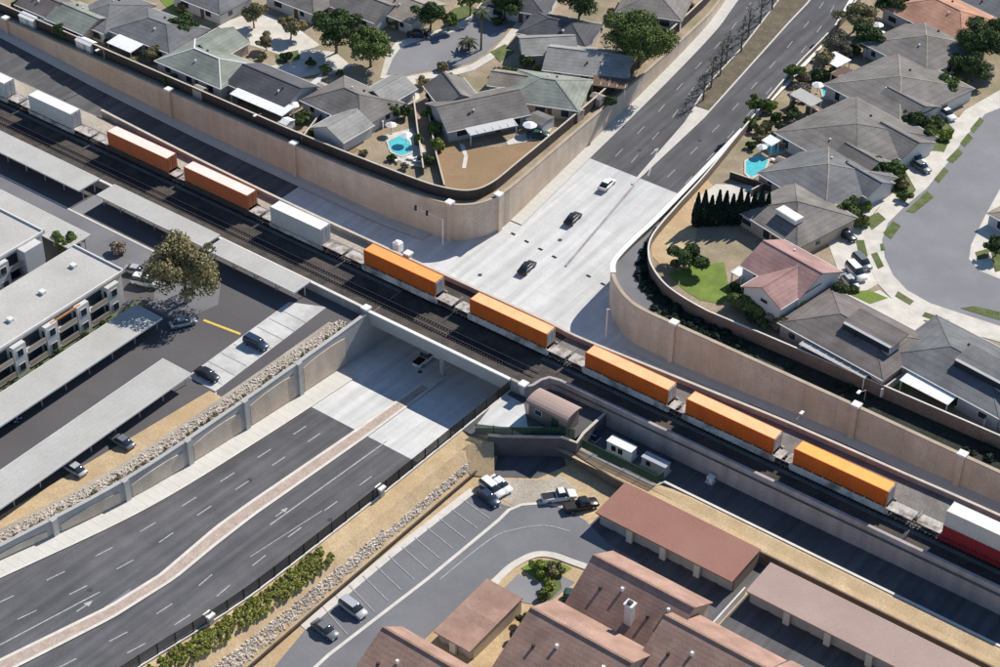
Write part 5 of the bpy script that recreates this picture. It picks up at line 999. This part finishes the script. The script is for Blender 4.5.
for px, py, r, h, m, lab in [(868, 176, 2.2, 3.2, 'lf_md', 'green bush at the front of the slate hip roof'), (912, 148, 2.0, 2.6, 'lf_dk', 'dark bush between the white suv and the dark court'), (905, 196, 1.6, 2, 'lf_md', 'green bush at the pavement of the second front garden'), (945, 134, 1.8, 2.2, 'lf_lt', 'light bush on the front lawn by the shaded kerb'), (930, 100, 2.6, 3.4, 'lf_dk', 'dark bush under the pale ridge roof front'), (922, 108, 2.2, 3, 'lf_md', 'green bush beside the dark court front'), (842, 226, 1.8, 2.2, 'lf_md', 'green bush by the black car on the driveway'), (815, 300, 2.2, 2.8, 'lf_md', 'green bush at the foot of the red tiled house'), (735, 290, 2.0, 2.6, 'lf_dk', 'dark bush at the lawn edge by the white cover'), (828, 312, 1.8, 2.2, 'lf_ol', 'olive bush between red tiles and brown roof'),
  (170, 78, 1.8, 2.2, 'lf_md', 'green bush by the fence under green-grey roof'), (132, 60, 1.8, 2, 'lf_ol', 'dry bush at the fence by the white patio cover'), (312, 132, 1.6, 2, 'lf_dk', 'dark bush in the corner by the low garden wall'), (325, 68, 1.8, 2.2, 'lf_md', 'green bush beside the grey house drive'), (286, 56, 1.8, 2, 'lf_dk', 'dark hedge bush on the small street lawn'), (242, 44, 2.0, 2.4, 'lf_ol', 'dry bush behind the green-grey roof'), (418, 140, 1.6, 2.4, 'lf_md', 'green bush at the pool deck corner'), (426, 158, 1.6, 2.2, 'lf_dk', 'dark bush below the pool deck'), (512, 72, 2.2, 3, 'lf_md', 'green bush on the corner lawn by the pavement'), (525, 62, 2.2, 3, 'lf_dk', 'dark bush behind the corner lawn'), (500, 70, 1.6, 2, 'lf_ol', 'olive bush by the street kerb'), (532, 50, 2.4, 3.4, 'lf_dk', 'dark bush before the light grey wing'), (612, 100, 2.0, 2.4, 'lf_dk', 'dark bush by the road fence below pergola'), (100, 36, 1.8, 2.2, 'lf_dk', 'dark bush between slate roof and white patio cover'), (20, 2, 2.2, 2.6, 'lf_md', 'green bush at the far end of the garden fence'), (444, 66, 1.8, 2, 'lf_ol', 'olive bush by the street before the gabled house'), (576, 68, 1.6, 2, 'lf_md', 'green bush before the light grey gable'), (668, 6, 2.6, 3.4, 'lf_md', 'green bush by the upper road fence beyond the large tree'), (690, 8, 2.2, 3, 'lf_ol', 'olive bush at the far upper road fence')]:
    shrub(lab, px, py, r, h, m)
for px, py, r, lab in [(60, 242, 2.2, 'grey green bushy shrub between the two flats'), (72, 240, 2.2, 'upright shrub next to the bushy one between the flats')]: shrub(lab, px, py, r, 4.6, 'lf_md', -1.2)
shrub('red and yellow flowering shrub at the flats corner', 117, 248, 2.0, 2.4, 'lf_pink', -1.2)
for k in range(7): shrub('low green shrub along the front of the white flats', 0, 0, 1.2, 1.3, 'lf_md', -1.2, group='shrubs along the flats').location = (-54.6, -38-k*5.2, -1.2)
for px, py, r, h, m, lab in [(540, 566, 1.7, 2.2, 'lf_lt', 'yellow green shrub on the parking island'), (553, 568, 1.8, 2.4, 'lf_ol', 'olive shrub beside the yellow green one on the island'), (549, 586, 1.3, 2.2, 'lf_lt', 'small yellow green shrub near the pink roofed townhouse'), (545, 596, 1.2, 2.0, 'lf_md', 'small green shrub at the pavement by pink townhouse'), (524, 620, 1.5, 2.6, 'lf_md', 'green shrub between pink carport and townhouse'), (518, 634, 1.3, 2.2, 'lf_dk', 'dark shrub at townhouse wall below pink carport')]: shrub(lab, px, py, r, h, m, GZ)
for px, py, r, h, m, lab in [(880, 166, 2.6, 4.6, 'lf_dk', 'small dark tree before the slate hip roof'), (899, 170, 2.4, 4.4, 'lf_md', 'small green tree in the second front garden'), (914, 118, 2.6, 4.8, 'lf_dk', 'small dark tree at the dark court corner'), (948, 84, 2.8, 5, 'lf_md', 'small green tree before the pale ridge roof'), (848, 206, 2.6, 4.6, 'lf_md', 'small green tree before the skylight house'), (930, 134, 2.2, 4, 'lf_md', 'small green tree on the lawn by the white suv'), (958, 62, 3.0, 5, 'lf_dk', 'small dark tree beside the slate grey roof'), (756, 102, 2.4, 4, 'lf_md', 'small green tree by the road fence above the shade sail'), (826, 56, 2.6, 4.4, 'lf_ol', 'small olive tree by the white gazebo'), (794, 70, 2.4, 4, 'lf_md', 'small green tree at the pool deck fence'), (998, 245, 2.4, 4, 'lf_dk', 'small dark tree on the cul-de-sac island'), (448, 20, 2.4, 4.6, 'lf_md', 'small green tree on the verge lawn'), (266, 40, 2.2, 4, 'lf_ol', 'small olive tree on the pale corner drive'), (60, 30, 2.0, 3.4, 'lf_dk', 'small dark tree between the white sheds'), (392, 108, 2.0, 3.6, 'lf_md', 'small green tree behind the pinkish parasol')]: tree(lab, px, py, r, h, m, 0, 2600, .19, nb=12)
lamp('street lamp in front of the curved tan wall near the charcoal roofed house', 264, 152, -6.8, 9.0, (0, -1.6)); lamp('street lamp in front of the tan wall near the white patio cover', 108, 84, -5.4, 8.5, (0, -1.6))
def scatter(lab, grp, pts, mm, r0, r1):
    for i, (x, y) in enumerate(pts): rr_ = random.uniform(r0, r1); shrub(lab, x, y, rr_, rr_*1.15, mm[i % len(mm)], group=grp, n=int(380*rr_*rr_+150))
scatter('small shrub in the front gardens along the cul-de-sac pavement', 'front garden shrubs', [(846+112*k/17+random.uniform(-7, 9), 218-146*k/17+random.uniform(-7, 9)) for k in range(18)], ['lf_md', 'lf_dk', 'lf_lt', 'lf_dk'], .9, 1.7)
scatter('small shrub along the inside of the dark brown block fence', 'shrubs inside the brown fence', [(70+340*k/15+random.uniform(-6, 6), 30+145*k/15+random.uniform(-9, -3)) for k in range(16)], ['lf_md', 'lf_ol', 'lf_dk', 'lf_pink'], .8, 1.5)
scatter('small shrub in the back yards between the road fence and grey roofs', 'back yard shrubs', [(745+110*k/15+random.uniform(0, 14), 140-105*k/15+random.uniform(-4, 12)) for k in range(16)], ['lf_dk', 'lf_ol', 'lf_md', 'lf_pink', 'lf_dk'], .9, 1.9)
scatter('small shrub between the houses round the residential street', 'shrubs round the street', [(210, 38), (232, 30), (262, 58), (310, 62), (340, 72), (380, 88), (412, 92), (455, 78), (520, 74), (600, 30), (536, 70), (610, 12), (120, 30), (58, 14), (180, 8), (345, 14), (395, 22), (422, 22), (498, 20), (620, 8)], ['lf_dk', 'lf_md', 'lf_ol'], 1.0, 2.0)
# cypress row
for k in range(11):
    f0 = k/10; t = tree('slim dark cypress in the tight row beside the skylight house', 696+70*f0, 226-3*f0, .95, 6.6+.5*math.sin(k*2.1), 'lf_cy', 0, 10, base=True, name='cypress_tree', group='cypress row', nb=3)
    for c in list(t.children):
        if c.name.startswith('crown'):
            n = 1500; hh = 7.2+.7*math.sin(k*2.3); z = RNG.uniform(.15, hh-.2, n); rr_ = .85*np.minimum(1, (hh-z)/4.4)*np.minimum(1, .5+z)*RNG.uniform(.75, 1.05, n); a = RNG.uniform(0, 6.283, n); blob = np.stack([rr_*np.cos(a), rr_*np.sin(a), z], 1)
            s = .16; u_ = RNG.normal(size=(n, 3)); u_ /= np.linalg.norm(u_, axis=1)[:, None]; v_ = np.cross(u_, RNG.normal(size=(n, 3))); v_ /= np.linalg.norm(v_, axis=1)[:, None]
            V = np.stack([blob-u_*s-v_*s, blob+u_*s-v_*s, blob+u_*s+v_*s+[0, 0, .3], blob-u_*s+v_*s+[0, 0, .3]], 1).reshape(-1, 3); c.data = leaf_mesh('crown', V, n, 'lf_cy')
# palms
def palm(label, px, py, h, r, z0=0.0):
    p = at(px, py, z0); t = thing('palm_tree', label, 'palm tree', (p[0], p[1], z0)); MB().limb([(0, 0, 0), (.1, 0, h*.5), (0, .1, h)], [.26, .2, .17], 8).build('trunk', 'bark', t)
    for k in range(22):
        a = k*2.4; up = .9-1.5*(k/22); b = MB(); pts = []; 
        for i in range(6):
            s = i/5; pts.append((math.cos(a)*r*s, math.sin(a)*r*s, h+up*r*.5*s-.75*r*s*s*.9))
        vs = []; fs = []
        for i, q in enumerate(pts):
            w = .34*math.sin(math.pi*min(1, .12+i/5.6)); nx, ny = -math.sin(a)*w, math.cos(a)*w; vs += [(q[0]+nx, q[1]+ny, q[2]-w*.5), (q[0], q[1], q[2]), (q[0]-nx, q[1]-ny, q[2]-w*.5)]
            if i: fs += [(3*i-3, 3*i, 3*i+1, 3*i-2), (3*i-2, 3*i+1, 3*i+2, 3*i-1)]
        b.add(vs, fs).build('frond', 'palmleaf', t)
palm('tall palm on the corner of the residential street', 481, 50, 9.5, 2.4); palm('low spreading palm beside the residential street', 468, 50, 2.6, 2.6)
# bare young trees on the upper median
for px, py, h in [(703, 101, 5.5), (711, 88, 6.5), (720, 76, 7), (726, 64, 6.5), (741, 52, 6.5), (748, 38, 7), (760, 24, 7), (772, 10, 7), (786, -8, 7)]:
    p = onroad(px, py); t = thing('young_tree', 'thin dark young tree in the row on the upper road median', 'tree', (p[0], p[1], prof(p[1])+.2), random.uniform(0, 6), 'young trees on the upper median')
    b = MB(); b.limb([(0, 0, 0), (.05, 0, h*.4), (0, .05, h)], [.2, .15, .05], 6); tips = []
    for k in range(14):
        a = k*2.4; z = h*(.32+.045*k); e = (math.cos(a)*1.3*(1-k/20), math.sin(a)*1.3*(1-k/20), z+1.1); b.limb([(0, 0, z), e], [.07, .025], 4); tips.append(e)
    b.build('trunk', 'bark', t); V, n = leaf_cloud([(x, y, z, .5) for x, y, z in tips], 170, .12); o = bpy.data.objects.new('crown', leaf_mesh('crown', V, n, 'lf_dk')); COL.objects.link(o); o.parent = t
# ------- rubble and low planting (uncountable)
def rocks(name, label, pts, s0, s1):
    vs = []; fs = []
    base = np.array([(-1, -1, -1), (1, -1, -1), (1, 1, -1), (-1, 1, -1), (-.7, -.7, 1), (.7, -.7, 1), (.7, .7, 1), (-.7, .7, 1)], float)*.5
    F = [(4, 5, 6, 7), (0, 1, 5, 4), (1, 2, 6, 5), (2, 3, 7, 6), (3, 0, 4, 7)]
    for x, y, z in pts:
        s = random.uniform(s0, s1); q = base*RNG.uniform(.6, 1.2, 3)*s+RNG.normal(size=(8, 3))*s*.1; a = random.uniform(0, 6); ca, sa = math.cos(a), math.sin(a); o = len(vs)
        vs += [(x+v[0]*ca-v[1]*sa, y+v[0]*sa+v[1]*ca, z+v[2]*.8+s*.15) for v in q]; fs += [tuple(i+o for i in f) for f in F]
    return structure(name, MB().add(vs, fs), 'rock', kind='stuff', label=label)
pts = []
for _ in range(5200):
    y = random.uniform(-125, -20); x0 = xof(SEW, y)+.35; f0 = random.uniform(.68 if y > -46 else .55, .99); zt = zsew(0, y)-.2; xe = 14.4
    x = x0+2.6+(xe-x0-2.6)*f0; z = zt+(-5.0-zt)*f0; pts.append((x, y, z))
tag(rocks('riprap', 'pale riprap stones on the bank between lower road and parking stalls', pts, .2, .45), cat='rocks')
pts = []
for _ in range(3600):
    y = random.uniform(-125, -13); x0 = xof(SWW, y)-.6; f0 = random.uniform(.02, .8); pts.append((x0-4.4*f0, y, .05-1.2*f0))
tag(rocks('rubble', 'pale rubble stones on the slope between the long carport and grey framed wall', pts, .16, .42), cat='rocks')
bl = []
for _ in range(1100):
    y = random.uniform(-125, -56); x0 = xof(SEW, y); dx = random.uniform(.8, 4.0); bl.append((x0+dx, y, zsew(0, y)+.05-max(0, dx-2.6)*.45, random.uniform(.18, .42)))
V, n = leaf_cloud(bl, 46000, .14, .55); o = bpy.data.objects.new('ground_cover', leaf_mesh('ground_cover', V, n, 'lf_yel')); COL.objects.link(o); tag(o, 'strip of light green ground cover behind the black picket fence', 'plants', kind='stuff')
bl = []
for i in range(170):
    q = NEF[random.randrange(18, len(NEF)-4)]; q2 = NE[min(range(len(NE)), key=lambda j: math.hypot(NE[j][0]-q[0], NE[j][1]-q[1]))]
    f0 = random.uniform(.05, .75) if q[0] > 16 else random.uniform(.04, .3); bl.append((q[0]*(1-f0)+q2[0]*f0+random.uniform(-3, 3)*(1 if q[0] > 14 else 0), q[1]*(1-f0)+q2[1]*f0, -.55, random.uniform(.5, 1.0)))
V, n = leaf_cloud(bl, 14000, .2, .6); o = bpy.data.objects.new('verge_ivy', leaf_mesh('verge_ivy', V, n, 'lf_cy')); COL.objects.link(o); tag(o, 'dark ivy deepening the shade on the verge between block fence and retaining wall', 'plants', kind='stuff')  # near-black leaves deepen the shade painted on the verge
bl = [(xof(SWW, y)-random.uniform(.5, 1.5), y, .15, random.uniform(.3, .6)) for y in np.linspace(-120, -14, 70)]
V, n = leaf_cloud(bl, 3500, .14, .6); o = bpy.data.objects.new('slope_scrub', leaf_mesh('slope_scrub', V, n, 'lf_ol')); COL.objects.link(o); tag(o, 'low dry scrub along the top of the grey framed wall', 'plants', kind='stuff')
